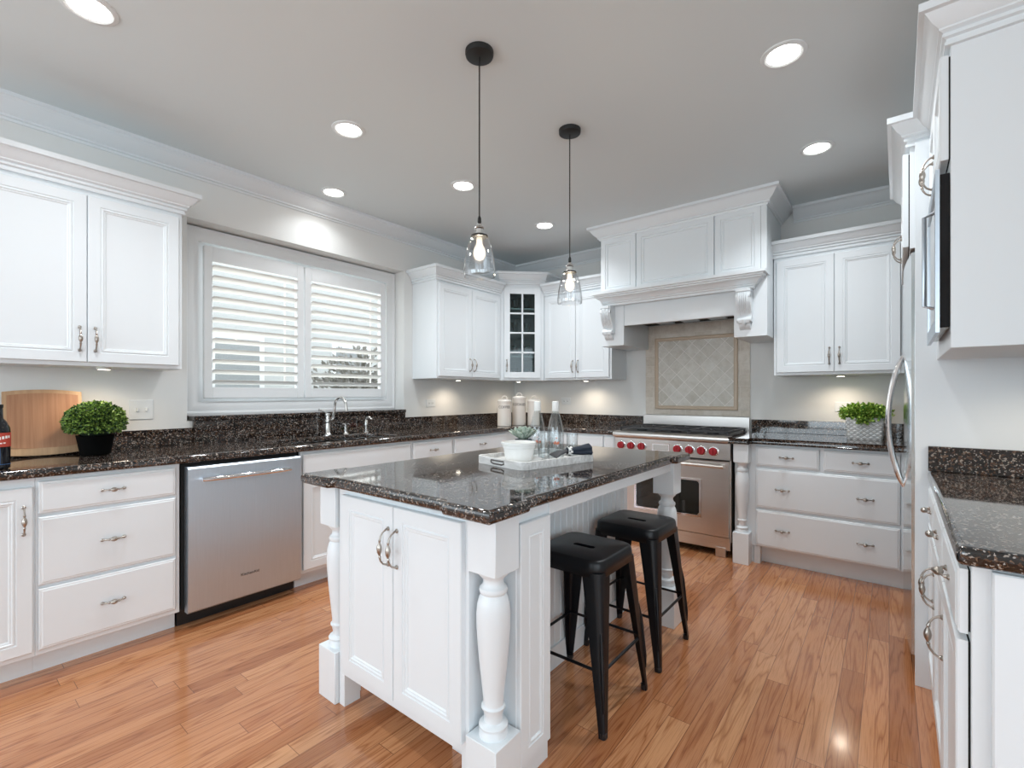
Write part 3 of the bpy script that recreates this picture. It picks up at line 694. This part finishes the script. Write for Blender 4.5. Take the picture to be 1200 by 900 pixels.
# ------------------------------------------------------------------ island
IX0, IX1, IY0, IY1 = -1.835, -.885, 1.035, 2.585
PW = .112
t = thing('kitchen_island', 'white kitchen island with turned corner posts and panelled doors', 'island')
b = MB()
b.box(IX0+.12, -1.19, 1.05, IY1-.03, .125, .873, .001)
b.box(-1.19, IX1-PW-.008, 1.05, 1.16, .125, .873, .001).box(-1.035, IX1-PW-.0081, 1.0501, 1.1599, .0, .126)
b.box(-1.1899, -.908, 1.16, 1.335, .0, .873, .001)
b.box(-1.715, -1.68, 1.05, 1.12, 0, .125).box(-1.68, -1.19, 1.36, 2.5, 0, .125)
b.box(-1.19, -.90, 1.335, IY1-PW, .827, .873, .001)
b.box(-1.19, -.99, IY1-.05, IY1-.03, .827, .873)
b.build('body', WHITE, t)
bbd = MB()
n = 24; yy0, yy1 = 1.335, IY1-.03; dy = (yy1-yy0)/n
for k in range(n): bbd.box(-1.19, -1.182, yy0+k*dy+.003, yy0+(k+1)*dy-.003, .10, .827, .002)
bbd.box(-1.19, -1.186, yy0, yy1, .0, .827).box(-1.186, -1.175, yy0, yy1, 0, .10, .002)
bbd.build('beadboard', WHITE, t)
d1 = front(t, 'door', -1.668, -1.353, .165, .842, None, y=1.05)
d2 = front(t, 'door', -1.349, -1.02, .165, .842, None, y=1.05)
link('handle', PULLB, d1, (.315-.022, -.020, .535)); link('handle', PULLB, d2, (.022, -.020, .535))
sp = MB().rings(.165, .755, [(0, 0), (0, .014), (.003, .017), (.04, .017), (.042, .0135), (.046, .0135), (.049, .0165), (.053, .0165), (.056, .011), (.062, .011)]).build('side_panel', WHITE, t, (-.908, 1.163, .075), (0, 0, PI/2), smooth=20)
for x, y in ((IX0, IY0), (IX1-PW, IY0), (IX0, IY1-PW), (IX1-PW, IY1-PW)): post(t, x, y, PW)
def isl(): 
    o = .022; x0, x1, y0, y1 = -1.842, -.872, .99, 2.605; c = .165
    return [(x0-o, y0-o), (x0+c, y0-o), (x0+c+.02, y0), (x1-c-.02, y0), (x1-c, y0-o), (x1+o, y0-o), (x1+o, y0+c), (x1, y0+c+.02), (x1, y1-c-.02), (x1+o, y1-c), (x1+o, y1+o),
            (x1-c, y1+o), (x1-c-.02, y1), (x0+c+.02, y1), (x0+c, y1+o), (x0-o, y1+o), (x0-o, y1-c), (x0, y1-c-.02), (x0, y0+c+.02), (x0-o, y0+c)]
o = link('island_countertop', slab_mesh(isl(), [], .873, .914, .014)); tag(o, 'polished speckled dark granite island top with bumped-out corners', 'countertop')

# ------------------------------------------------------------------ stools
def make_stool():
    t = thing('bar_stool', 'x', 'stool', group='black metal stools at the island')
    H = .612; S = .155
    mb = MB()
    def lp(s, z, r): return [(x, y, z) for x, y in rrect(-s, s, -s, s, r, 6)]
    # seat pan with hand slot
    outer = lp(S-.012, H, .045); bm = mb.bm
    mb.loft([lp(S+.004, H-.062, .05), lp(S+.002, H-.03, .05), lp(S, H-.012, .05), lp(S-.004, H-.004, .048), outer], False, False)
    slot = []
    for x, y in rrect(-.05, .05, -.014, .014, .0139, 6): slot.append((x, y, H-.003))
    vo = [v for v in bm.verts if any((v.co-Vector(p)).length < 1e-6 for p in outer)]
    vo = [min(bm.verts, key=lambda v: (v.co-Vector(p)).length) for p in outer]; vi = [bm.verts.new(p) for p in slot]; vl = [bm.verts.new((p[0]*.96, p[1]*.9, H-.016)) for p in slot]
    n = len(vo)
    for i in range(n):
        j = (i+1) % n
        bm.faces.new((vo[i], vo[j], vi[j], vi[i])); bm.faces.new((vi[i], vi[j], vl[j], vl[i]))
    seat = mb.build('seat', BLKMETAL, t, smooth=45)
    md = seat.modifiers.new('thick', 'SOLIDIFY'); md.thickness = .002
    def leg(sx, sy):
        m_ = MB(); loops = []
        for z, e, wd, r in ((H-.045, S+.002, .078, .03), (.40, .1685, .060, .022), (.16, .184, .038, .014), (.03, .1935, .026, .010), (0, .195, .024, .009)):
            o_, i_ = [], []
            th = .004
            pts = [(e-wd, e)]+[(e-r+r*math.cos(R(90-18*k)), e-r+r*math.sin(R(90-18*k))) for k in range(6)]+[(e, e-wd)]
            ip = [(e-wd, e-th)]+[(e-r+(r-th)*math.cos(R(90-18*k)), e-r+(r-th)*math.sin(R(90-18*k))) for k in range(6)]+[(e-th, e-wd)]
            loops.append([(x*sx, y*sy, z) for x, y in pts+ip[::-1]])
        m_.loft(loops)
        # pressed rib along the leg
        m_.tube([((.170-.006)*sx, (.170-.006)*sy, .36), ((.1745-.003)*sx, (.1745-.003)*sy, .30), ((.186-.002)*sx, (.186-.002)*sy, .14), ((.190-.004)*sx, (.190-.004)*sy, .09)], [.004, .008, .008, .004], 8)
        lo = m_.build('leg', BLKMETAL, t, smooth=50)
        MB().lathe([(.014, 0), (.014, .02), (.010, .022)], (.182*sx, .182*sy, 0), 10).build('foot_cap', BLACKP, lo)
    for sx in (-1, 1):
        for sy in (-1, 1): leg(sx, sy)
    for z, ax in ((.225, 0), (.225, 1)):
        for s in (-1, 1):
            e = .173; p, q = ((-e, s*e, z), (e, s*e, z)) if ax == 0 else ((s*e, -e, z), (s*e, e, z))
            MB().tube([p, q], .006, 8).build('footrest', BLKMETAL, t)
    # cross brace under the seat
    MB().box(-.13, .13, -.012, .012, H-.05, H-.046).box(-.012, .012, -.13, .13, H-.055, H-.051).build('brace', BLKMETAL, t)
    return t
s1 = make_stool(); s2 = copy_tree(s1)
s1.location = (-.985, 1.715, 0); s1['label'] = 'black metal bar stool nearest the camera, beside the island end panel'
s2.location = (-.985, 2.235, 0); s2['label'] = 'black metal bar stool further back, nearer the range'

# ------------------------------------------------------------------ right-hand run (rotated frame)
RRZ = -PI/2+TH
def RL(x, y): return rr_(x, y)
# fridge side panel
t = thing('fridge_end_panel', 'tall white side panel between the fridge and the right worktop', 'panel', (*RL(0, 0), 0), TH)
MB().box(.057, XR-.001, 2.635, 2.662, 0, 2.30, .001).build('panel', WHITE, t)
# fridge
t = thing('refrigerator', 'built-in stainless refrigerator with bowed handles at the far right', 'refrigerator', (*RL(0, 0), 0), TH)
MB().box(.075, .74, 2.675, 3.565, .05, 1.852).build('body', mat('dark_grey_case', (.08, .08, .085), .5), t)
def fx(y): return .046-.024*math.sin(PI*(y-2.675)/.89)
for y0, y1 in ((2.677, 3.118), (3.122, 3.563)):
    ys = [y0+(y1-y0)*k/10 for k in range(11)]
    MB().prismz([(fx(y), y) for y in ys]+[(.074, y1), (.074, y0)],   .11, 1.845).build('door', FRIDGES, t)
for yh in (3.085, 3.155):
    L = []
    for k in range(17):
        u = k/16; L.append((fx(yh)+.002-.062*math.sin(PI*u)**.75, yh, .77+.66*u))
    MB().tube(L, [.008]+[.0125]*15+[.008], 10).build('handle', CHROME, t)
MB().box(.09, .72, 2.68, 3.56, .0, .05).build('base_grille', BLACKP, t)
# cabinet over the fridge
RZ = RRZ
def rcab(name, label, xf, ynear, yfar, z0, z1, fronts, D, kick=False, crown=None, group=None):
    p = RL(xf, yfar)
    return cabinet(name, label, 'cabinet', p, RZ, yfar-ynear, D, z0, z1, fronts, kick, crown, group, dy=-.004)
rcab('wall_cabinet', 'white cabinet above the refrigerator', .040, 2.664, 3.60, 1.86, 2.30,
     [('door', .01, .463, 1.872, 2.275, vdoorh(.453, 'r', .10)), ('door', .468, .926, 1.872, 2.275, vdoorh(.453, 'l', .10))], .72, crown=[(0, 0), (.936, 0), (.936, .5)])
# base run under the right worktop
W = 2.632-1.405; bays = [(.012, .395), (.405, .80), (.81, W-.012)]
fr = []
for k, (a, b_) in enumerate(bays):
    fr.append(('drawer', a, b_, .715, .855, [((b_-a)/2, .07)]))
    fr.append(('door', a, b_, .125, .70, [((b_-a)-.028 if k == 0 else .028, .425)]))
rc = rcab('base_cabinet', 'white base cabinet run under the right worktop with drawers and pull handles', .122, 1.405, 2.632, .10, .873, fr, .66, True)
MB().rings(.60, .77, DOORP).build('end_panel', WHITE, rc, (W+.0005, .03, .095), (0, 0, PI/2), smooth=20)
me = slab_mesh(rrect(.096, XR-.002, 1.365, 2.633, .012, 4), [], .873, .914, .014)
ct = link('countertop', me, None, (0, 0, 0), (0, 0, TH)); tag(ct, 'speckled dark granite worktop in the right foreground', 'countertop')
sb = MB().box(.098, XR-.002, 2.613, 2.634, .9145, 1.018, .002).build('backsplash', GRAN, None, rot=(0, 0, TH)); tag(sb, 'dark granite upstand against the tall panel in the right foreground', 'backsplash')
# microwave cabinet
mc = rcab('wall_cabinet', 'white wall cabinet holding the built-in microwave at the top right', .125, 1.965, 2.634, 1.375, 2.30,
     [('door', .008, .331, 1.955, 2.275, vdoorh(.323, 'r', .07)), ('door', .337, .661, 1.955, 2.275, vdoorh(.324, 'l', .07))], .66, crown=[(0, 0), (.669, 0), (.669, .6)])
t = thing('microwave', 'built-in microwave with stainless frame and black front in the right wall cabinet', 'microwave', (*RL(.1245, 2.50), 0), RZ)
MB().box(0, .525, -.024, 0, 1.44, 1.915, .002).build('case', mat('gloss_black', (.004, .004, .005), .12, spec=.3), t)
def rgm(i, d): return [(i, -d, 1.425+i), (.53-i, -d, 1.425+i), (.53-i, -d, 1.93-i), (i, -d, 1.93-i)]
MB().loft([rgm(0, .024), rgm(0, .034), rgm(.045, .034), rgm(.048, .024)], False, False).build('trim_frame', STEEL, t)
MB().box(.05, .39, -.030, -.0245, 1.475, 1.88, .002).build('door', OVENGL, t)
MB().box(.40, .48, -.029, -.0245, 1.475, 1.88, .002).build('control_panel', BLACKP, t)
MB().tube([(.375, -.03, 1.52), (.375, -.055, 1.53), (.375, -.055, 1.83), (.375, -.03, 1.84)], .006, 8).build('handle', STEEL, t)

# ------------------------------------------------------------------ ceiling lights
def can(x, y, label, pw=None):
    if 'closest to the window' in label: pw = 2.0
    t = thing('recessed_light', label, 'ceiling light', (x, y, ZC), 0, 'recessed ceiling lights')
    MB().lathe([(.092, 0), (.090, -.004), (.075, -.008), (.066, -.004), (.064, .0)], caps=False, seg=32).build('trim_ring', PLATE, t)
    MB().lathe([(.001, -.003), (.066, -.003)], caps=False, seg=32).build('lens', LEDM, t)
    l = bpy.data.lights.new('bulb', 'AREA'); l.shape = 'DISK'; l.size = .12; l.energy = pw or CAN_W; l.color = (.93, .97, 1); l.spread = R(130)
    link('bulb', l, t, (0, 0, -.012))
for x, y, lb in ((-2.43, .415, 'recessed ceiling light at the top left corner of the photo'),
                 (-2.40, 1.525, 'recessed ceiling light above the dishwasher, nearer of the two by the window'),
                 (-3.235, 1.93, 'recessed ceiling light closest to the window wall, over the sink'),
                 (-2.40, 2.45, 'recessed ceiling light just left of the near pendant cord'),
                 (-2.40, 3.48, 'recessed ceiling light between the two pendant cords near the back corner'),
                 (-.365, 2.385, 'recessed ceiling light at upper right, nearer the camera'),
                 (-.345, 3.42, 'recessed ceiling light at right, in front of the hood crown')): can(x, y, lb)
# pendants
def pendant(x, y, label):
    t = thing('pendant_light', label, 'pendant light', (x, y, ZC), 0, 'glass pendants over the island')
    MB().lathe([(.004, -.026), (.052, -.026), (.060, -.022), (.062, -.014), (.062, 0)], seg=28).build('canopy', BLKCAP, t)
    zt = 1.925-ZC
    MB().tube([(0, 0, -.026), (0, 0, zt+.085)], .0032, 8).build('cord', BLKCAP, t)
    sk_ = MB().lathe([(.004, .088), (.0075, .08), (.009, .062), (.005, .056)], (0, 0, zt), 16).build('cord_grip', BLKCAP, t)
    MB().lathe([(.006, .058), (.012, .052), (.012, .046), (.020, .040), (.022, .034), (.018, .030), (.018, .012), (.022, .010), (.024, .006), (.030, .003)], (0, 0, zt), 24).build('socket', BRUSHED, t)
    MB().lathe([(.030, .006), (.037, .003), (.038, -.004), (.034, -.006)], (0, 0, zt), 24).build('collar', BLKCAP, t)
    p = [(.034, -.004), (.040, -.012), (.050, -.035), (.060, -.075), (.067, -.115), (.0705, -.15), (.070, -.170), (.068, -.177)]
    q = [(r-.002, z) for r, z in p[::-1]]
    MB().lathe(p+q, (0, 0, zt), 40, caps=False).build('glass_shade', GLASS, t)
    MB().lathe([(.012, -.004), (.013, -.03), (.016, -.04), (.024, -.055), (.0275, -.072), (.026, -.086), (.018, -.1), (.006, -.106), (.001, -.107)], (0, 0, zt), 24).build('bulb', BULBM, t)
    f = MB()
    for k in range(8):
        a = k*PI/4; f.tube([(.004*math.cos(a), .004*math.sin(a), zt-.04), (.011*math.cos(a), .011*math.sin(a), zt-.065), (.008*math.cos(a+.3), .008*math.sin(a+.3), zt-.088)], .0014, 5)
    f.build('filament', FILM, t)
    l = bpy.data.lights.new('bulb_glow', 'POINT'); l.energy = 4; l.color = (1, .85, .65); l.shadow_soft_size = .02
    link('bulb_glow', l, t, (0, 0, zt-.07))
pendant(-1.405, 1.535, 'nearer glass bell pendant with black canopy over the island')
pendant(-1.42, 2.31, 'farther glass bell pendant with black canopy over the island')
# under-cabinet pucks
def puck(x, y, z, label, tilt=(0, 0)):
    t = thing('under_cabinet_light', label, 'cabinet light', (x, y, z), 0, 'puck lights under the wall cabinets')
    MB().lathe([(.032, 0), (.032, -.010), (.026, -.012)], seg=24).build('housing', PLATE, t)
    MB().lathe([(.001, -.0125), (.025, -.0125)], caps=False, seg=24).build('lens', PUCKM, t)
    l = bpy.data.lights.new('puck_bulb', 'SPOT'); l.energy = PUCK_W*6; l.color = (1, .84, .66); l.spot_size = R(160); l.spot_blend = .8; l.shadow_soft_size = .04
    link('puck_bulb', l, t, (0, 0, -.02), (tilt[0], tilt[1], 0))
puck(-3.27, .62, UZ0, 'puck light under the wall cabinet above the cutting board')
puck(-3.30, 3.30, UZ0, 'puck light under the wall cabinet right of the window')
puck(-3.22, 4.16, UZ0, 'puck light under the glass corner cabinet')
puck(-2.42, 4.25, UZ0, 'puck light under the wall cabinet left of the range hood')
puck(-.28, 4.25, UZ0, 'puck light under the wall cabinet right of the range hood')
p_ = RL(.42, 2.30); puck(p_[0], p_[1], UZ0, 'puck light under the microwave cabinet')

# ------------------------------------------------------------------ wall plates
def plate(label, loc, rz, kind):
    cat = 'switch' if kind == 'switch' else 'outlet'
    nm = 'light_switch' if kind == 'switch' else 'wall_outlet'
    t = thing(nm, label, cat, loc, rz)
    w_ = .118
    MB().box(-w_/2, w_/2, -.006, 0, -.058 if kind == 'switch' else -.037, .058 if kind == 'switch' else .037, .002).build('plate', PLATE, t)
    if kind == 'switch':
        for x in (-.023, .023): MB().box(x-.005, x+.005, -.016, -.006, -.010, .012, .002).build('toggle', CERAM, t)
    else:
        for x in (-.022, .022):
            o = MB().prism([(x+.016*math.cos(a*PI/8), .016*math.sin(a*PI/8)) for a in range(16)], -.008, -.006).build('socket', PLATE, t)
            MB().box(x-.006, x-.004, -.0085, -.0079, -.006, .004).box(x+.004, x+.006, -.0085, -.0079, -.006, .004).build('slots', GAP, o)
plate('white double switch plate beside the boxwood plant', (XL, .835, 1.14), LR, 'switch')
plate('white outlet plate between the window and the canisters', (XL, 3.12, 1.145), LR, 'outlet')
plate('white outlet plate on the back wall left of the range', (-2.775, YB, 1.155), 0, 'outlet')
plate('white outlet plate behind the leafy plant right of the range', (-.27, YB, 1.135), 0, 'outlet')

# ------------------------------------------------------------------ things on the left counter
ZT_ = .9145
t = thing('cutting_board', 'large wooden cutting board with a juice groove leaning on the wall', 'cutting board', (-3.405, .405, ZT_+.0005), 0)
def bd(y0, y1, z0, z1, bz, n=8):
    out = []
    for k in range(n+1):
        u = k/n; out.append((y0+(y1-y0)*u, z0+bz*(1-4*(u-.5)**2)*-1+0))
    for k in range(n+1):
        u = 1-k/n; out.append((y0+(y1-y0)*u, z1+bz*(1-4*(u-.5)**2)))
    return out
tl = R(-9)
b1 = MB().prismx(bd(-.145, .150, .022, .318, .012), 0, .026).build('edge_frame', BOARDE, t, (0.0, 0, .012), (0, tl, 0))
b2 = MB().prismx(bd(-.130, .135, .038, .300, .011), .026, .029).build('board_face', BOARD, t, (0.0, 0, .012), (0, tl, 0))
b3 = MB().prismx(bd(-.145, .150, .0, .018, .010), .0, .032).build('bottom_edge', BOARDE, t, (0.0, 0, .012), (0, tl, 0))
t = thing('boxwood_plant', 'round clipped boxwood ball in a black pot on the left worktop', 'plant', (-3.27, .585, ZT_))
MB().lathe([(.058, 0), (.062, .004), (.078, .10), (.080, .104), (.074, .104), (.070, .09)], seg=28).build('pot', mat('matt_black_pot', (.003, .003, .003), .7, spec=.05), t)
MB().lathe([(.002, .092), (.071, .092)], caps=False).build('soil', SOIL, t)
mb = MB(); foliage(mb, 3600, blob(0, 0, .175, .122, .122, .098, .8), .017, .42); mb.build('foliage', BOX, t, smooth=0)
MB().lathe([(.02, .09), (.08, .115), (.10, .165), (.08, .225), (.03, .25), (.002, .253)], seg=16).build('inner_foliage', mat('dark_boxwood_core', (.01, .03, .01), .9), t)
t = thing('wine_bottle', 'dark wine bottle with a red label at the left edge of the photo', 'bottle', (-2.975, .215, ZT_))
MB().lathe([(.030, 0), (.037, .004), (.038, .15), (.036, .175), (.026, .20), (.016, .215), (.0145, .26), (.016, .262), (.016, .275), (.005, .276)], seg=28).build('glass', DARKGLS, t)
MB().lathe([(.0385, .095), (.0385, .155)], seg=28, caps=False).build('label', REDLAB, t)
MB().lathe([(.0384, .02), (.0384, .022)], seg=28, caps=False).build('foil_ring', BLUELAB, t)
MB().loft([[(.0386*math.cos(R(a)), .0386*math.sin(R(a)), z) for a in range(-75, 6, 8)] for z in (.02, .09)], False, False, closed=False).build('lower_label', BLUELAB, t)
mb = MB()
for k, (a, z, h_) in enumerate(((R(2), .126, .012), (R(18), .128, .012), (R(34), .130, .012), (R(50), .132, .010), (R(8), .108, .005), (R(24), .109, .005))):
    p = [(.0388*math.cos(a+s*.1), .0388*math.sin(a+s*.1)) for s in (-1, 0, 1)]
    mb.loft([[(*q, z) for q in p], [(*q, z+h_) for q in p]], False, False, closed=False)
mb.build('label_print', CERAM, t)
# canisters
def canister(x, y, h, r, label, txt):
    fz = math.degrees(math.atan2(-y, -x))+90   # the lettering faces into the room
    t = thing('canister', label, 'canister', (x, y, ZT_), R(fz), 'cream lidded canisters in the corner')
    MB().lathe([(r-.003, 0), (r, .003), (r, h-.012), (r-.002, h-.01)], seg=36).build('body', CREAM, t)
    lid = MB().lathe([(r+.003, h-.018), (r+.003, h-.004), (r*.96, h+.004), (r*.5, h+.012), (.002, h+.014)], seg=36).build('lid', CREAM, t)
    MB().tube([(.03*math.cos(PI*k/10), 0, h+.008+.036*math.sin(PI*k/10)) for k in range(11)], .0052, 8).build('lid_handle', CREAM, lid)
    if txt:
        me = text_mesh(txt, .036, .0006)
        for v in me.vertices:
            xx, yy, zz = v.co; a = xx/r
            v.co = ((r+.0006+zz)*math.sin(a), -(r+.0006+zz)*math.cos(a), h*.74+yy)
        me.materials.clear(); me.materials.append(GREYTXT); link('lettering', me, t)
canister(-3.00, 3.645, .255, .069, 'left cream canister lettered COFFEE in the corner', 'COFFEE')
canister(-2.985, 3.865, .285, .070, 'tallest cream canister lettered COOKIES in the corner', 'COOKIES')
canister(-2.865, 3.955, .255, .062, 'right-hand cream canister partly hidden behind a bottle', None)
# leafy plant right of range
t = thing('leafy_plant', 'bright green leafy plant in a white diamond-patterned square pot', 'plant', (-.135, 4.19, ZT_))
b = MB()
def lp2(s, z, r): return [(x, y, z) for x, y in rrect(-s, s, -s*.62, s*.62, r)]
b.loft([lp2(.098, 0, .02), lp2(.104, .01, .022), lp2(.112, .15, .024), lp2(.106, .152, .02), lp2(.102, .13, .02)], True, True)
b.build('pot', DIAM, t, smooth=40)
mb = MB(); foliage(mb, 1700, blob(0, 0, .178, .15, .10, .068, .25), .026, .42)
foliage(mb, 110, blob(-.01, -.08, .13, .03, .01, .045, .3), .022, .4)
for k in range(40):
    a = k*2.4; rr = .03+.09*((k*37) % 17)/17; mb.tube([(.02*math.cos(a), .02*math.sin(a), .12), (rr*math.cos(a), rr*.7*math.sin(a), .17+.05*((k*13) % 7)/7)], .0012, 4)
mb.build('foliage', FERN, t, smooth=0)

# ------------------------------------------------------------------ tray and its contents on the island
TZ = .9145; TA = R(-11.5)
tc = Vector((-1.305, 1.825)); ex = Vector((math.cos(TA), math.sin(TA))); ey = Vector((-math.sin(TA), math.cos(TA)))
def tp(u, v): q = tc+ex*u+ey*v; return (q.x, q.y)
t = thing('serving_tray', 'whitewashed wooden serving tray with cut-out handles on the island', 'tray', (tc.x, tc.y, TZ), TA)
TW, TL = .168, .235
b = MB(); b.prismz(rrect(-TW+.01, TW-.01, -TL+.01, TL-.01, .03), 0, .008)
b.build('base', WASHED, t)
def rim(i, z, r): return [(x, y, z) for x, y in rrect(-TW+i, TW-i, -TL+i, TL-i, r)]
MB().loft([rim(0, 0, .04), rim(0, .034, .04), rim(.012, .034, .03), rim(.012, 0, .03), rim(0, 0, .04)], False, False).build('rim', WASHED, t)
for s in (-1, 1):
    pts = [(-.045, s*(TL+.001), .015), (-.03, s*(TL+.001), .010), (.03, s*(TL+.001), .010), (.045, s*(TL+.001), .015), (.045, s*(TL+.001), .025), (-.045, s*(TL+.001), .025), (-.045, s*(TL+.001), .018)]
    MB().tube(pts, .0035, 6).build('handle', GREYTXT, t)
BZ = TZ+.0085
x, y = tp(.005, -.115)
t = thing('plate', 'white plate under the bowl on the tray', 'plate', (x, y, BZ))
MB().lathe([(.05, 0), (.062, .002), (.105, .014), (.107, .017), (.060, .007), (.002, .006)], seg=40).build('dish', CERAM, t)
t = thing('bowl', 'white ridged ceramic bowl on the front of the tray', 'bowl', (x, y, BZ+.0065))
MB().lathe([(.052, 0), (.059, .004), (.066, .03), (.070, .058), (.073, .060), (.074, .073), (.079, .075), (.080, .086), (.074, .087), (.062, .045), (.045, .012), (.002, .008)], seg=40).build('vessel', CERAM, t)
x, y = tp(-.110, .015)
t = thing('succulent', 'grey-green potted succulent behind the white bowl', 'plant', (x, y, BZ))
MB().lathe([(.038, 0), (.040, .003), (.042, .084), (.043, .088), (.038, .088), (.036, .07)], seg=24).build('pot', DARKSTONE, t)
MB().lathe([(.002, .074), (.037, .074)], caps=False).build('soil', SOIL, t)
mb = MB()
for k in range(26):
    a = k*2.4; el = R(86-k*1.9); L = .082+.02*(k/26)
    d = Vector((math.cos(a)*math.cos(el), math.sin(a)*math.cos(el), math.sin(el)))
    p0 = Vector((0, 0, .078)); pts = [p0+d*L*u+Vector((0, 0, -.01*u*u)) for u in (0, .3, .6, .85, 1)]
    loops = []; sd = d.cross(Vector((0, 0, 1))).normalized(); up = sd.cross(d)
    for p, wd in zip(pts, (.004, .013, .020, .016, .002)):
        loops.append([p+sd*wd*math.cos(q*PI/4)+up*wd*.28*math.sin(q*PI/4) for q in range(8)])
    mb.loft(loops)
mb.build('leaves', SUCC, t, smooth=60)
def bottle(u, v, label):
    x, y = tp(u, v)
    t = thing('water_bottle', label, 'bottle', (x, y, BZ), R(38), 'clear bottles on the tray')
    pr = [(.034, 0), (.040, .004), (.041, .10), (.040, .125), (.033, .165), (.023, .205), (.0155, .228), (.0145, .248)]
    MB().lathe(pr+[(r-.002, z) for r, z in pr[::-1]][:-1], seg=32, caps=False).build('glass', BOTGL, t)
    MB().lathe([(.0162, .228), (.0172, .230), (.0168, .274), (.014, .276)], seg=20).build('cap', CERAM, t)
    me = MB()
    for a0, z0, da, h in ((-.32, .068, .1, .016), (-.16, .068, .07, .02), (-.02, .066, .1, .018), (.14, .068, .07, .016), (.26, .07, .06, .013), (-.06, .096, .12, .008)):
        m_ = [a0-PI/2+da*k/4*1.6 for k in range(5)]
        me.tube([(.0418*math.cos(a), .0418*math.sin(a), z0+h*.5+h*.5*math.sin(k*2.1)) for k, a in enumerate(m_)], .0011, 5)
    me.build('print', ORANGE, t)
bottle(-.085, .085, 'left of the two clear glass bottles with white caps on the tray')
bottle(.012, .115, 'right of the two clear glass bottles with white caps on the tray')
def tumbler(u, v, label, r=.030, h=.125):
    x, y = tp(u, v)
    t = thing('drinking_glass', label, 'glass', (x, y, BZ), 0)
    MB().lathe([(r*.85, 0), (r*.88, .003), (r, h), (r-.002, h), (r*.88-.002, .01), (.002, .01)], seg=28).build('tumbler', BOTGL, t)
tumbler(.075, .165, 'clear drinking glass right of the bottles near the tray end', .028, .12)
tumbler(.03, .02, 'clear drinking glass in front of the bottles on the tray')
tumbler(-.055, .178, 'clear drinking glass behind the two bottles on the tray')
x, y = tp(.115, .10)
t = thing('rolled_napkin', 'dark navy rolled napkins in a patterned ring on the tray', 'napkin', (x, y, BZ+.046), TA+R(72))
def nap(u0, u1, r0, r1, ph):
    L = []
    for k in range(7):
        u = u0+(u1-u0)*k/6; r = r0+(r1-r0)*k/6
        L.append([(u, (r*(1+.14*math.sin(5*q*PI/10+ph+k*.4)))*math.cos(q*PI/10)*1.15, .012*ph+(r*.8*(1+.14*math.sin(3*q*PI/10+k*.5)))*math.sin(q*PI/10)) for q in range(20)])
    return L
MB().loft(nap(-.01, .105, .015, .034, .0)).build('cloth', NAVY, t)
m_ = MB()
for k in range(5): m_.tube([(-.01, 0, 0), (-.05, (k-2)*.008, -.008), (-.085, (k-2)*.016, -.026+k*.002)], [.008, .009, .004], 6)
m_.build('cloth_ends', mat('grey_cloth', (.09, .09, .095), .9), t)
m_ = MB()
m_.lathe([(.019, -.011), (.021, -.011), (.021, .011), (.019, .011), (.019, -.011)], seg=24, caps=False, axis='x')
m_.build('napkin_ring', CERAM, t)
m_ = MB()
for k in range(12):
    a = k*PI/6; s = .006*(1 if k % 2 else -1)
    m_.tube([(s-.003, .0215*math.cos(a), .0215*math.sin(a)), (s+.003, .0215*math.cos(a), .0215*math.sin(a))], .0032, 6)
m_.build('ring_beads', BLACKP, t)
